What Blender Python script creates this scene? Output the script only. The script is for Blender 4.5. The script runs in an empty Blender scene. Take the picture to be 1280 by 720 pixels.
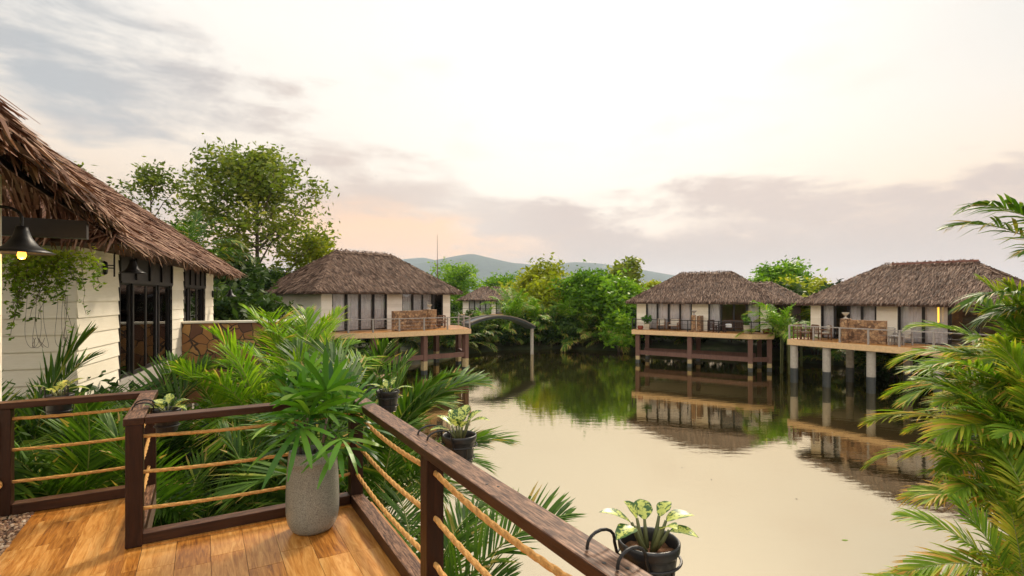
import bpy, math, random
import numpy as np
from mathutils import Vector, Matrix
C = bpy.context.scene.collection
SC = bpy.context.scene
R = math.radians
random.seed(7)
EYE = 5.6                      # eye height over the water (water is z = 0)
FPX, CU, CV = 660.0, 640.0, 371.0   # calibration of the photograph

# ------------------------------------------------------------------ camera
cam = bpy.data.cameras.new('camera'); camo = bpy.data.objects.new('camera', cam); C.objects.link(camo)
camo.location = (0, 0, EYE); camo.rotation_euler = (R(90), 0, 0)
cam.sensor_width = 36; cam.lens = 36 * FPX / 1280; cam.shift_y = 11 / 1280
cam.clip_start = 0.05; cam.clip_end = 20000
SC.camera = camo
# ------------------------------------------------------------------ light and sky
SUN_EL, SUN_AZ = R(40), R(24)         # azimuth to the right of the viewing direction
sun = bpy.data.lights.new('sun', 'SUN'); suno = bpy.data.objects.new('sun', sun); C.objects.link(suno)
sun.energy = 3.0; sun.angle = R(11); sun.color = (1.0, 0.86, 0.68)
sd = Vector((math.sin(SUN_AZ) * math.cos(SUN_EL), math.cos(SUN_AZ) * math.cos(SUN_EL), math.sin(SUN_EL)))
suno.rotation_euler = sd.to_track_quat('Z', 'Y').to_euler(); suno.location = sd * 60
SC.view_settings.view_transform = 'Standard'; SC.view_settings.look = 'None'
SC.view_settings.gamma = 1; SC.view_settings.use_curve_mapping = False
SC.view_settings.exposure = 0.6
SC.render.engine = 'CYCLES'
SC.cycles.max_bounces = 6; SC.cycles.transparent_max_bounces = 12
SC.cycles.use_denoising = True

class NT:
    """small node helper"""
    def __init__(s, tree): s.t = tree; s.n = tree.nodes; s.l = tree.links
    def node(s, typ, **kw):
        n = s.n.new(typ)
        for k, v in kw.items(): setattr(n, k, v)
        return n
    def link(s, a, b): s.l.new(a, b)
    def inp(s, sock, v):
        if isinstance(v, bpy.types.NodeSocket): s.l.new(v, sock)
        else:
            if sock.type == 'RGBA' and len(v) == 3: v = (*v, 1)
            sock.default_value = v
    def math(s, op, a, b=None, c=None, clamp=False):
        n = s.n.new('ShaderNodeMath'); n.operation = op; n.use_clamp = clamp
        s.inp(n.inputs[0], a)
        if b is not None: s.inp(n.inputs[1], b)
        if c is not None: s.inp(n.inputs[2], c)
        return n.outputs[0]
    def mix(s, f, a, b, mode='MIX'):
        n = s.n.new('ShaderNodeMix'); n.data_type = 'RGBA'; n.blend_type = mode; n.clamp_factor = True
        s.inp(n.inputs[0], f); s.inp(n.inputs[6], a); s.inp(n.inputs[7], b)
        return n.outputs[2]
    def noise(s, vec, scale, detail=4, rough=0.55, dist=0.0):
        n = s.n.new('ShaderNodeTexNoise'); s.inp(n.inputs['Scale'], scale)
        n.inputs['Detail'].default_value = detail; n.inputs['Roughness'].default_value = rough
        n.inputs['Distortion'].default_value = dist
        if vec is not None: s.link(vec, n.inputs['Vector'])
        return n.outputs['Fac']
    def mapping(s, vec, scale=(1, 1, 1), rot=(0, 0, 0), loc=(0, 0, 0)):
        n = s.n.new('ShaderNodeMapping'); s.link(vec, n.inputs[0])
        n.inputs['Scale'].default_value = scale; n.inputs['Rotation'].default_value = rot; n.inputs['Location'].default_value = loc
        return n.outputs[0]
    def smooth(s, x, a, b):
        n = s.n.new('ShaderNodeMapRange'); n.interpolation_type = 'SMOOTHSTEP'
        s.inp(n.inputs[0], x); s.inp(n.inputs[1], a); s.inp(n.inputs[2], b)
        return n.outputs[0]
    def ramp(s, f, stops, interp='LINEAR'):
        n = s.n.new('ShaderNodeValToRGB'); n.color_ramp.interpolation = interp
        e = n.color_ramp.elements
        while len(e) < len(stops): e.new(0.5)
        for i, (p, c) in enumerate(stops):
            e[i].position = p; e[i].color = (*c, 1) if len(c) == 3 else c
        s.link(f, n.inputs[0]); return n.outputs[0]

w = bpy.data.worlds.new('World'); SC.world = w; w.use_nodes = True
w.node_tree.nodes.clear(); W = NT(w.node_tree)
geo = W.node('ShaderNodeTexCoord').outputs['Generated']
nrm = W.node('ShaderNodeVectorMath', operation='NORMALIZE'); W.link(geo, nrm.inputs[0]); dirv = nrm.outputs[0]
sep = W.node('ShaderNodeSeparateXYZ'); W.link(dirv, sep.inputs[0])
dx, dy, dz = sep.outputs
az = W.math('MULTIPLY', W.math('ARCTAN2', dx, dy), 57.2958)      # degrees right of north
el = W.math('MULTIPLY', W.math('ARCSINE', dz), 57.2958)          # degrees over the horizon
sky = W.node('ShaderNodeTexSky', sky_type='NISHITA', sun_disc=False)
sky.sun_elevation = SUN_EL; sky.sun_rotation = SUN_AZ
sky.air_density = 1.0; sky.dust_density = 4.0; sky.ozone_density = 1.0
# veil of high cloud lit from behind: warm white, peach towards the horizon
base = W.ramp(W.math('DIVIDE', el, 60.0, clamp=True), [
    (0.00, (0.88, 0.44, 0.27)), (0.07, (0.96, 0.57, 0.36)), (0.16, (0.98, 0.76, 0.55)), (0.28, (1.0, 0.90, 0.78)),
    (0.42, (1.03, 0.99, 0.92)), (0.60, (0.95, 0.95, 0.92)), (1.0, (0.80, 0.84, 0.86))])
# glow of the hidden sun
sdn = W.node('ShaderNodeVectorMath', operation='DOT_PRODUCT'); W.link(dirv, sdn.inputs[0])
gaz, gel = R(4), R(24)
sdn.inputs[1].default_value = (math.sin(gaz) * math.cos(gel), math.cos(gaz) * math.cos(gel), math.sin(gel))
glow = W.math('POWER', W.math('MAXIMUM', sdn.outputs['Value'], 0.0), 9.0)
base = W.mix(W.math('MULTIPLY', glow, 0.9), base, (1.16, 1.10, 1.00))
# right upper sky cooler and greyer
cool = W.math('MULTIPLY', W.smooth(az, 12.0, 50.0), W.smooth(el, 8.0, 24.0))
base = W.mix(W.math('MULTIPLY', cool, 0.75), base, (0.70, 0.70, 0.68))
# low bank of grey cloud over the horizon, higher to the right of centre
n1 = W.noise(W.mapping(dirv, (1.3, 1.3, 4.2)), 2.6, 7, 0.58, 0.25)
n2 = W.noise(W.mapping(dirv, (1, 1, 3.0), loc=(3.1, 1.7, 0.4)), 7.0, 6, 0.62, 0.3)
nn = W.math('ADD', W.math('MULTIPLY', n1, 0.72), W.math('MULTIPLY', n2, 0.28))
hump = W.math('MULTIPLY', W.math('COSINE', W.math('MULTIPLY', W.math('SUBTRACT', az, 24.0), 0.055)), 2.6)
top = W.math('ADD', 8.6, hump)
hgt = W.math('DIVIDE', W.math('SUBTRACT', top, el), 6.0)                   # >0 below the cloud's top
bank = W.smooth(W.math('ADD', hgt, W.math('MULTIPLY', W.math('SUBTRACT', nn, 0.5), 6.5)), -0.10, 0.75)
bank = W.math('MULTIPLY', bank, W.smooth(el, 0.3, 4.6))
bank = W.math('MULTIPLY', bank, W.smooth(az, -20.0, 8.0))
base = W.mix(W.math('MULTIPLY', bank, 0.92), base, (0.61, 0.475, 0.42))
# slanting streaks of blue grey cloud at the left
line = W.math('SUBTRACT', el, W.math('ADD', W.math('MULTIPLY', az, -0.47), -1.0))    # 0 on the axis of the streak
streak_v = W.mapping(dirv, (1.6, 1.6, 5.0), rot=(0, R(24), 0), loc=(0.4, 0.3, 0.1))
s1 = W.noise(streak_v, 2.3, 7, 0.6, 0.35)
s2 = W.noise(W.mapping(dirv, (1.5, 1.5, 6.0), rot=(0, R(26), 0), loc=(1.4, 2.3, 0.7)), 5.5, 6, 0.6, 0.3)
ss = W.math('ADD', W.math('MULTIPLY', s1, 0.7), W.math('MULTIPLY', s2, 0.3))
wid = W.math('SUBTRACT', 1.0, W.math('DIVIDE', W.math('ABSOLUTE', line), 11.5))
str_m = W.smooth(W.math('ADD', wid, W.math('MULTIPLY', W.math('SUBTRACT', ss, 0.50), 5.5)), 0.1, 1.2)
str_m = W.math('MULTIPLY', str_m, W.math('SUBTRACT', 1.0, W.smooth(az, -14.0, 10.0)))
str_m = W.math('MULTIPLY', str_m, W.smooth(az, -120.0, -70.0))
str_c = W.mix(W.smooth(az, -42.0, -15.0), (0.47, 0.495, 0.52), (0.72, 0.575, 0.49))
base = W.mix(W.math('MULTIPLY', str_m, 0.92), base, str_c)
# thin loose wisps everywhere
wv = W.smooth(W.noise(W.mapping(dirv, (1.2, 1.2, 4.5), rot=(0, R(15), 0), loc=(5, 2, 1)), 3.4, 7, 0.6, 0.4), 0.52, 0.74)
base = W.mix(W.math('MULTIPLY', wv, 0.30), base, (0.84, 0.70, 0.60))
# warm break of light over the hills
pch = W.math('MULTIPLY', W.smooth(W.math('ABSOLUTE', W.math('ADD', az, 13.0)), 24.0, 4.0), W.smooth(W.math('ABSOLUTE', W.math('SUBTRACT', el, 5.5)), 7.0, 0.5))
pch = W.math('MULTIPLY', pch, W.smooth(nn, 0.62, 0.38))
base = W.mix(W.math('MULTIPLY', pch, 1.5, clamp=True), base, (1.16, 0.72, 0.42))
sky_fill = W.math('ADD', W.smooth(W.math('MULTIPLY', dy, -1.0), -0.15, 0.75), W.math('MULTIPLY', W.smooth(el, 38.0, 75.0), 0.5))  # added fill: unseen sky behind and overhead brightened to light camera-facing fronts
gain = W.math('ADD', 7.0, W.math('MULTIPLY', sky_fill, 6.8))
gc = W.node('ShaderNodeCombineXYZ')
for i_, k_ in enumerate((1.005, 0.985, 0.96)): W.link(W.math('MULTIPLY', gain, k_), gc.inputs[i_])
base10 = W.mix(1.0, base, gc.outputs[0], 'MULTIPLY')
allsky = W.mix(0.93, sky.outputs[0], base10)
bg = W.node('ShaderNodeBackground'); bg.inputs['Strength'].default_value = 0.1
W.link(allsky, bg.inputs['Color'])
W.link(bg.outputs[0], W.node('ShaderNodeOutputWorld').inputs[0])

# ------------------------------------------------------------------ mesh helpers
class MB:
    def __init__(s):
        s.V = []; s.F = []; s.T = []; s.M = []; s.E = []; s.n = 0
    def add(s, V, F, tint=0.5, mat=0, edge=0.0):
        V = np.asarray(V, float).reshape(-1, 3); F = [np.asarray(F)] if not isinstance(F, list) else [np.asarray(f) for f in F]
        for f in F:
            s.F.append((f + s.n).astype(np.int32).reshape(-1, f.shape[-1]) if f.ndim > 1 else (f + s.n).astype(np.int32).reshape(1, -1))
            k = len(s.F[-1])
            s.T.append(np.broadcast_to(np.asarray(tint, float), (k,)) if np.ndim(tint) == 0 or len(tint) == k else np.full(k, float(np.mean(tint))))
            s.M.append(np.full(k, mat, np.int32))
        s.V.append(V); s.E.append(np.broadcast_to(np.asarray(edge, float), (len(V),))); s.n += len(V)
    def box(s, c, size, rot=None, tint=0.5, mat=0):
        h = np.array(size) / 2
        v = np.array([[x, y, z] for z in (-1, 1) for y in (-1, 1) for x in (-1, 1)]) * h
        if rot is not None: v = v @ np.array(rot).T
        s.add(v + np.array(c), np.array([[0, 2, 3, 1], [4, 5, 7, 6], [0, 1, 5, 4], [2, 6, 7, 3], [0, 4, 6, 2], [1, 3, 7, 5]]), tint, mat)
    def bx(s, a, b, tint=0.5, mat=0):
        a = np.array(a, float); b = np.array(b, float); s.box((a + b) / 2, np.abs(b - a), None, tint, mat)
    def bar(s, p, q, wd, ht, tint=0.5, mat=0, up=(0, 0, 1)):
        p = np.array(p, float); q = np.array(q, float); d = q - p; L = np.linalg.norm(d); d = d / L
        y = np.cross(up, d); y /= max(np.linalg.norm(y), 1e-9); z = np.cross(d, y)
        s.box((p + q) / 2, (L, wd, ht), np.array([d, y, z]).T, tint, mat)
    def tube(s, P, r, n=8, tint=0.5, mat=0, caps=True):
        P = np.array(P, float); m = len(P); r = np.broadcast_to(np.asarray(r, float), (m,))
        T = np.gradient(P, axis=0); T /= np.maximum(np.linalg.norm(T, axis=1, keepdims=True), 1e-9)
        ref = np.array([0, 0, 1.0]) if abs(T[0][2]) < 0.9 else np.array([1.0, 0, 0])
        V = []; a = np.arange(n) * 2 * math.pi / n
        u = np.cross(ref, T[0]); u /= np.linalg.norm(u)
        for i in range(m):
            u = u - T[i] * (u @ T[i]); u /= max(np.linalg.norm(u), 1e-9); v = np.cross(T[i], u)
            V.append(P[i] + r[i] * (np.cos(a)[:, None] * u + np.sin(a)[:, None] * v))
        V = np.concatenate(V); k = np.arange(n); kn = (k + 1) % n
        F = np.concatenate([np.stack([i * n + k, i * n + kn, (i + 1) * n + kn, (i + 1) * n + k], 1) for i in range(m - 1)])
        Fs = [F]
        if caps: Fs += [np.arange(n)[::-1], (m - 1) * n + np.arange(n)]
        s.add(V, Fs, tint, mat)
    def rope(s, P, r, pitch=0.09, tint=0.5, mat=0, n=12):
        P = np.array(P, float); d = np.diff(P, axis=0); L = np.concatenate([[0], np.cumsum(np.linalg.norm(d, axis=1))])
        m = max(4, int(L[-1] / (pitch / 7))); q = np.linspace(0, L[-1], m)
        Q = np.stack([np.interp(q, L, P[:, k]) for k in range(3)], 1)
        T = np.gradient(Q, axis=0); T /= np.linalg.norm(T, axis=1, keepdims=True)
        ref = np.array([0, 0, 1.0]) if abs(T[0][2]) < 0.8 else np.array([1.0, 0, 0])
        u = np.cross(ref, T); u /= np.linalg.norm(u, axis=1, keepdims=True); v = np.cross(T, u)
        a = np.arange(n) * 2 * math.pi / n
        rad = r * (0.76 + 0.32 * np.abs(np.cos(1.5 * (a[None, :] - 2 * math.pi * q[:, None] / (3 * pitch) * 1.0))))
        V = Q[:, None, :] + rad[..., None] * (np.cos(a)[None, :, None] * u[:, None, :] + np.sin(a)[None, :, None] * v[:, None, :])
        k = np.arange(n); kn = (k + 1) % n
        F = np.concatenate([np.stack([i * n + k, i * n + kn, (i + 1) * n + kn, (i + 1) * n + k], 1) for i in range(m - 1)])
        s.add(V.reshape(-1, 3), [F, np.arange(n)[::-1], (m - 1) * n + np.arange(n)], tint, mat)
    def lathe(s, prof, c=(0, 0, 0), n=24, tint=0.5, mat=0, sx=1, sy=1):
        a = np.arange(n) * 2 * math.pi / n; m = len(prof)
        V = np.concatenate([np.stack([r * np.cos(a) * sx, r * np.sin(a) * sy, np.full(n, z)], 1) for r, z in prof]) + np.array(c)
        k = np.arange(n); kn = (k + 1) % n
        F = np.concatenate([np.stack([i * n + k, i * n + kn, (i + 1) * n + kn, (i + 1) * n + k], 1) for i in range(m - 1)])
        s.add(V, F, tint, mat)
    def prism(s, poly, z0, z1, tint=0.5, mat=0):
        n = len(poly); V = [(x, y, z0) for x, y in poly] + [(x, y, z1) for x, y in poly]
        k = np.arange(n); kn = (k + 1) % n
        s.add(V, [np.stack([k, kn, n + kn, n + k], 1), np.arange(n)[::-1], n + np.arange(n)], tint, mat)
    def strips(s, P, D, Wv, tint, mat=0, taper=None, edge=None):
        """P (N,m,3) centre lines, Wv (N,m,3) half width vectors -> ribbons"""
        N, m, _ = P.shape
        V = np.stack([P - Wv, P + Wv], 2).reshape(N, m * 2, 3)
        b = (np.arange(N) * m * 2)[:, None, None]
        q = np.array([[2 * i, 2 * i + 1, 2 * i + 3, 2 * i + 2] for i in range(m - 1)])[None]
        F = (b + q).reshape(-1, 4)
        t = np.repeat(np.asarray(tint, float), m - 1) if np.ndim(tint) == 1 else np.asarray(tint, float).reshape(-1)
        s.add(V.reshape(-1, 3), F, t, mat, 0.0 if edge is None else edge)
    def mesh(s, name, mats, smooth=False):
        me = bpy.data.meshes.new(name)
        V = np.concatenate(s.V); nl = sum(f.size for f in s.F); npoly = sum(len(f) for f in s.F)
        me.vertices.add(len(V)); me.vertices.foreach_set('co', V.astype(np.float32).ravel())
        me.loops.add(nl); me.loops.foreach_set('vertex_index', np.concatenate([f.ravel() for f in s.F]))
        tot = np.concatenate([np.full(len(f), f.shape[1], np.int32) for f in s.F])
        me.polygons.add(npoly); me.polygons.foreach_set('loop_start', np.concatenate([[0], np.cumsum(tot)[:-1]]).astype(np.int32))
        me.polygons.foreach_set('material_index', np.concatenate(s.M))
        me.polygons.foreach_set('use_smooth', np.full(npoly, smooth))
        me.update(calc_edges=True)
        a = me.attributes.new('tint', 'FLOAT', 'FACE'); a.data.foreach_set('value', np.concatenate(s.T).astype(np.float32))
        e = np.concatenate(s.E)
        if np.any(e != 0):
            a = me.attributes.new('edge', 'FLOAT', 'POINT'); a.data.foreach_set('value', e.astype(np.float32))
        for m in (mats if isinstance(mats, (list, tuple)) else [mats]): me.materials.append(m)
        me.validate()
        return me
    def obj(s, name, mats, parent=None, smooth=False, bevel=0.0):
        o = bpy.data.objects.new(name, s.mesh(name, mats, smooth)); C.objects.link(o)
        if parent is not None: o.parent = parent
        if bevel:
            b = o.modifiers.new('bevel', 'BEVEL'); b.width = bevel; b.segments = 2; b.limit_method = 'ANGLE'
        return o

def empty(name, label, cat, loc=(0, 0, 0), rz=0.0, group=None):
    o = bpy.data.objects.new(name, None); C.objects.link(o); o.location = loc; o.rotation_euler = (0, 0, rz)
    o.empty_display_size = 0.2
    return tag(o, label, cat, group)
def tag(o, label, cat, group=None):
    o['label'] = label; o['category'] = cat
    if group: o['group'] = group
    return o
def struct(o, kind='structure'): o['kind'] = kind; return o
def dup(root, loc, rz, label=None, scale=None):
    r = root.copy(); C.objects.link(r); r.location = loc; r.rotation_euler = (0, 0, rz)
    if label: r['label'] = label
    if scale: r.scale = (scale,) * 3
    for ch in list(root.children):
        c = ch.copy(); C.objects.link(c); c.parent = r
        for g in ch.children:
            d = g.copy(); C.objects.link(d); d.parent = c
    return r
def at(u, v, z):
    """world point on the horizontal plane z seen at photo pixel (u, v)"""
    y = FPX * (EYE - z) / (v - CV); return np.array([(u - CU) / FPX * y, y, z])
def at_d(u, d, z=0.0): return np.array([(u - CU) / FPX * d, d, z])

# ------------------------------------------------------------------ materials
def newmat(name):
    m = bpy.data.materials.new(name); m.use_nodes = True; m.node_tree.nodes.clear()
    t = NT(m.node_tree); b = t.node('ShaderNodeBsdfPrincipled'); o = t.node('ShaderNodeOutputMaterial')
    t.link(b.outputs[0], o.inputs[0]); return m, t, b, o
def attr(t, name): return t.node('ShaderNodeAttribute', attribute_name=name).outputs['Fac']
def bump(t, b, h, strength=0.3, dist=0.01):
    n = t.node('ShaderNodeBump'); n.inputs['Strength'].default_value = strength; n.inputs['Distance'].default_value = dist
    t.link(h, n.inputs['Height']); t.link(n.outputs[0], b.inputs['Normal'])
def mat_plain(name, col, rough=0.6, var=0.25, scale=6.0, spec=0.4, metal=0.0, stretch=(1, 1, 1), bmp=0.15):
    m, t, b, o = newmat(name); oc = t.node('ShaderNodeTexCoord').outputs['Object']
    n = t.noise(t.mapping(oc, stretch), scale, 6, 0.6)
    c = t.ramp(n, [(0.25, tuple(x * (1 - var) for x in col)), (0.75, tuple(min(1, x * (1 + var)) for x in col))])
    t.link(c, b.inputs['Base Color']); b.inputs['Roughness'].default_value = rough
    b.inputs['Specular IOR Level'].default_value = spec; b.inputs['Metallic'].default_value = metal
    if bmp: bump(t, b, n, bmp, 0.02)
    return m
def mat_leaf(name, stops, trans=0.28, rough=0.5, spec=0.2, tw=0.25, big=0.6):
    """stops: ramp over the per-leaf tint"""
    m, t, b, o = newmat(name)
    oi = t.node('ShaderNodeObjectInfo').outputs['Random']
    gp = t.node('ShaderNodeNewGeometry').outputs['Position']
    n = t.noise(gp, big, 3, 0.6)
    f = t.math('ADD', attr(t, 'tint'), t.math('MULTIPLY', t.math('SUBTRACT', oi, 0.5), tw * 0.6))
    f = t.math('ADD', f, t.math('MULTIPLY', t.math('SUBTRACT', n, 0.5), tw * 1.6), clamp=True)
    c = t.ramp(f, stops)
    t.link(c, b.inputs['Base Color']); b.inputs['Roughness'].default_value = rough
    b.inputs['Specular IOR Level'].default_value = spec
    tr = t.node('ShaderNodeBsdfTranslucent'); t.link(t.mix(1.0, c, (1.5, 1.6, 0.7), 'MULTIPLY'), tr.inputs['Color'])
    mx = t.node('ShaderNodeMixShader'); mx.inputs[0].default_value = trans
    t.link(b.outputs[0], mx.inputs[1]); t.link(tr.outputs[0], mx.inputs[2]); t.link(mx.outputs[0], o.inputs[0])
    return m
def mat_wood(name, dark, light, rough=0.45, axis=(8, 8, 0.7), scale=5.0, worn=None, spec=0.4):
    m, t, b, o = newmat(name); oc = t.node('ShaderNodeTexCoord').outputs['Object']
    v = t.mapping(oc, axis); n = t.noise(v, scale, 8, 0.65, 0.6); n2 = t.noise(oc, 1.7, 4)
    c = t.ramp(t.math('ADD', t.math('MULTIPLY', n, 0.7), t.math('MULTIPLY', n2, 0.3)), [(0.3, dark), (0.7, light)])
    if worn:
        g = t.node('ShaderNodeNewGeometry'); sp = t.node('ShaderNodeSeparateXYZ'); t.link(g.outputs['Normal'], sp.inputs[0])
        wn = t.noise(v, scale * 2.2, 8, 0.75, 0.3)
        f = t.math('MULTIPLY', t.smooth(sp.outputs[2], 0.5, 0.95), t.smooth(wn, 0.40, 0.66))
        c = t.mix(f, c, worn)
    t.link(c, b.inputs['Base Color']); b.inputs['Roughness'].default_value = rough; b.inputs['Specular IOR Level'].default_value = spec
    bump(t, b, n, 0.35, 0.006); return m
def mat_thatch(name, lo, mid, hi):
    m, t, b, o = newmat(name); gp = t.node('ShaderNodeNewGeometry').outputs['Position']
    n = t.noise(gp, 0.7, 4, 0.6); n2 = t.noise(gp, 30.0, 3, 0.6)
    f = t.math('ADD', attr(t, 'tint'), t.math('MULTIPLY', t.math('SUBTRACT', n, 0.5), 0.5))
    f = t.math('ADD', f, t.math('MULTIPLY', t.math('SUBTRACT', n2, 0.5), 0.25), clamp=True)
    t.link(t.ramp(f, [(0.0, lo), (0.5, mid), (1.0, hi)]), b.inputs['Base Color'])
    b.inputs['Roughness'].default_value = 0.75; b.inputs['Specular IOR Level'].default_value = 0.25
    return m
M = {}
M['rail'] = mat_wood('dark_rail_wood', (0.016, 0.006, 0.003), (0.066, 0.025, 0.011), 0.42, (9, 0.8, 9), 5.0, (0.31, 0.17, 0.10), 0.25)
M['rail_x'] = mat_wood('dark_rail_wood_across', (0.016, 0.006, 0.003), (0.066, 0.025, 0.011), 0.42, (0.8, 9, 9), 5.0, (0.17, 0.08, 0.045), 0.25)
M['post'] = mat_wood('dark_post_wood', (0.012, 0.0045, 0.0025), (0.048, 0.016, 0.007), 0.4, (9, 9, 0.8), 5.0, None, 0.25)
M['stilt'] = mat_wood('brown_stilt', (0.075, 0.036, 0.026), (0.15, 0.075, 0.056), 0.7, (4, 4, 0.6), 2.0)
M['greywood'] = mat_wood('grey_wood', (0.20, 0.175, 0.155), (0.38, 0.34, 0.31), 0.7, (9, 9, 1), 4.0)
M['furn'] = mat_wood('furniture_wood', (0.10, 0.045, 0.02), (0.22, 0.11, 0.055), 0.5, (6, 6, 1), 4.0)
M['furn_dark'] = mat_wood('dark_furniture_wood', (0.03, 0.014, 0.01), (0.08, 0.036, 0.025), 0.5, (6, 6, 1), 4.0)
M['rope'] = mat_plain('rope_fibre', (0.50, 0.27, 0.085), 0.85, 0.35, 60, 0.2)
M['black'] = mat_plain('black_metal', (0.012, 0.011, 0.011), 0.45, 0.4, 12, 0.4)
M['frame'] = mat_plain('dark_door_frame', (0.012, 0.010, 0.010), 0.4, 0.3, 6, 0.4)
M['cream_cloth'] = mat_plain('cream_cushion', (0.48, 0.42, 0.34), 0.85, 0.15, 9, 0.2)
M['white'] = mat_plain('white_china', (0.75, 0.75, 0.74), 0.4, 0.05, 4)
M['fascia'] = mat_plain('pale_deck_edge', (0.58, 0.40, 0.22), 0.75, 0.18, 9, 0.3)
M['concrete'] = mat_plain('pillar_concrete', (0.34, 0.31, 0.27), 0.8, 0.22, 5, 0.3)
M['wet'] = mat_plain('wet_dark_pillar', (0.035, 0.042, 0.045), 0.35, 0.4, 8, 0.5)
M['algae'] = mat_plain('pale_stained_pillar', (0.36, 0.28, 0.15), 0.7, 0.3, 8, 0.3)
M['bark'] = mat_wood('bark', (0.05, 0.036, 0.026), (0.16, 0.12, 0.09), 0.9, (7, 7, 1.2), 3.0)
M['stem'] = mat_wood('palm_stem', (0.05, 0.06, 0.02), (0.16, 0.17, 0.06), 0.6, (5, 5, 1.0), 4.0)
M['rib'] = mat_plain('frond_rib', (0.22, 0.24, 0.055), 0.5, 0.3, 4)
M['terra'] = mat_plain('red_clay', (0.24, 0.055, 0.03), 0.6, 0.2, 7)
M['planter'] = mat_plain('cream_planter', (0.46, 0.40, 0.30), 0.7, 0.1, 5)
M['soil'] = mat_plain('potting_soil', (0.17, 0.085, 0.045), 0.95, 0.6, 45, 0.1, bmp=0.9)
M['pot_black'] = mat_plain('black_plastic_pot', (0.018, 0.019, 0.021), 0.42, 0.35, 14, 0.5)
M['tile_edge'] = mat_plain('deck_underside', (0.10, 0.06, 0.035), 0.8, 0.3, 5)
M['tv'] = mat_plain('dark_screen', (0.006, 0.006, 0.007), 0.15, 0.2, 2, 0.5, bmp=0)
M['inner'] = mat_plain('room_wall', (0.30, 0.17, 0.085), 0.8, 0.15, 3)
M['antenna'] = mat_plain('antenna_steel', (0.16, 0.09, 0.08), 0.5, 0.2, 3)
M['bridge'] = mat_plain('bridge_concrete', (0.20, 0.17, 0.14), 0.85, 0.25, 2, 0.2)
M['pebble'] = None

def mk_curtain():
    m, t, b, o = newmat('curtain_cloth'); gp = t.node('ShaderNodeTexCoord').outputs['Object']
    n = t.noise(gp, 3.0, 3); t.link(t.ramp(n, [(0.3, (0.78, 0.72, 0.74)), (0.7, (0.90, 0.84, 0.85))]), b.inputs['Base Color'])
    b.inputs['Roughness'].default_value = 0.9; return m
M['curtain'] = mk_curtain()
def mk_glass():
    m, t, b, o = newmat('window_glass')
    tr = t.node('ShaderNodeBsdfTransparent'); tr.inputs[0].default_value = (0.95, 0.96, 0.96, 1)
    gl = t.node('ShaderNodeBsdfGlossy'); gl.inputs['Roughness'].default_value = 0.02
    fr = t.node('ShaderNodeFresnel'); fr.inputs[0].default_value = 1.5
    mx = t.node('ShaderNodeMixShader'); t.link(t.math('MULTIPLY', fr.outputs[0], 1.3, clamp=True), mx.inputs[0])
    t.link(tr.outputs[0], mx.inputs[1]); t.link(gl.outputs[0], mx.inputs[2]); t.link(mx.outputs[0], o.inputs[0]); return m
M['glass'] = mk_glass()
def mk_siding(name, a, b_):
    m, t, b, o = newmat(name); oc = t.node('ShaderNodeTexCoord').outputs['Object']
    n = t.noise(t.mapping(oc, (1.2, 1.2, 14)), 3.0, 7, 0.6, 0.4); n2 = t.noise(oc, 0.9, 4, 0.6)
    f = t.math('ADD', t.math('MULTIPLY', n, 0.5), t.math('MULTIPLY', n2, 0.5))
    f = t.math('ADD', f, t.math('MULTIPLY', t.math('SUBTRACT', attr(t, 'tint'), 0.5), 0.35))
    t.link(t.ramp(f, [(0.3, a), (0.7, b_)]), b.inputs['Base Color']); b.inputs['Roughness'].default_value = 0.6
    bump(t, b, n, 0.25, 0.004); return m
M['siding'] = mk_siding('cream_siding', (0.72, 0.655, 0.52), (0.86, 0.80, 0.67))
M['siding_white'] = mk_siding('white_siding', (0.72, 0.66, 0.56), (0.86, 0.81, 0.72))
def mk_plank():
    m, t, b, o = newmat('deck_planks'); oc = t.node('ShaderNodeTexCoord').outputs['Object']; tn = attr(t, 'tint')
    cb = t.node('ShaderNodeCombineXYZ'); t.link(t.math('MULTIPLY', tn, 37.0), cb.inputs[0]); t.link(t.math('MULTIPLY', tn, 91.0), cb.inputs[1])
    va = t.node('ShaderNodeVectorMath', operation='ADD'); t.link(oc, va.inputs[0]); t.link(cb.outputs[0], va.inputs[1])
    g = t.noise(t.mapping(va.outputs[0], (9, 0.9, 1)), 3.2, 8, 0.62, 1.6)
    g2 = t.noise(t.mapping(va.outputs[0], (40, 1.6, 1)), 4.0, 5, 0.6, 0.4)
    f = t.math('ADD', t.math('MULTIPLY', g, 0.65), t.math('MULTIPLY', g2, 0.2))
    f = t.math('ADD', f, t.math('MULTIPLY', t.math('SUBTRACT', tn, 0.5), 0.17))
    c = t.ramp(f, [(0.24, (0.17, 0.055, 0.008)), (0.37, (0.38, 0.145, 0.022)), (0.50, (0.55, 0.26, 0.065)), (0.70, (0.72, 0.44, 0.17))])
    t.link(c, b.inputs['Base Color']); b.inputs['Roughness'].default_value = 0.34; b.inputs['Specular IOR Level'].default_value = 0.42
    bump(t, b, g2, 0.12, 0.003); return m
M['plank'] = mk_plank()
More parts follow.
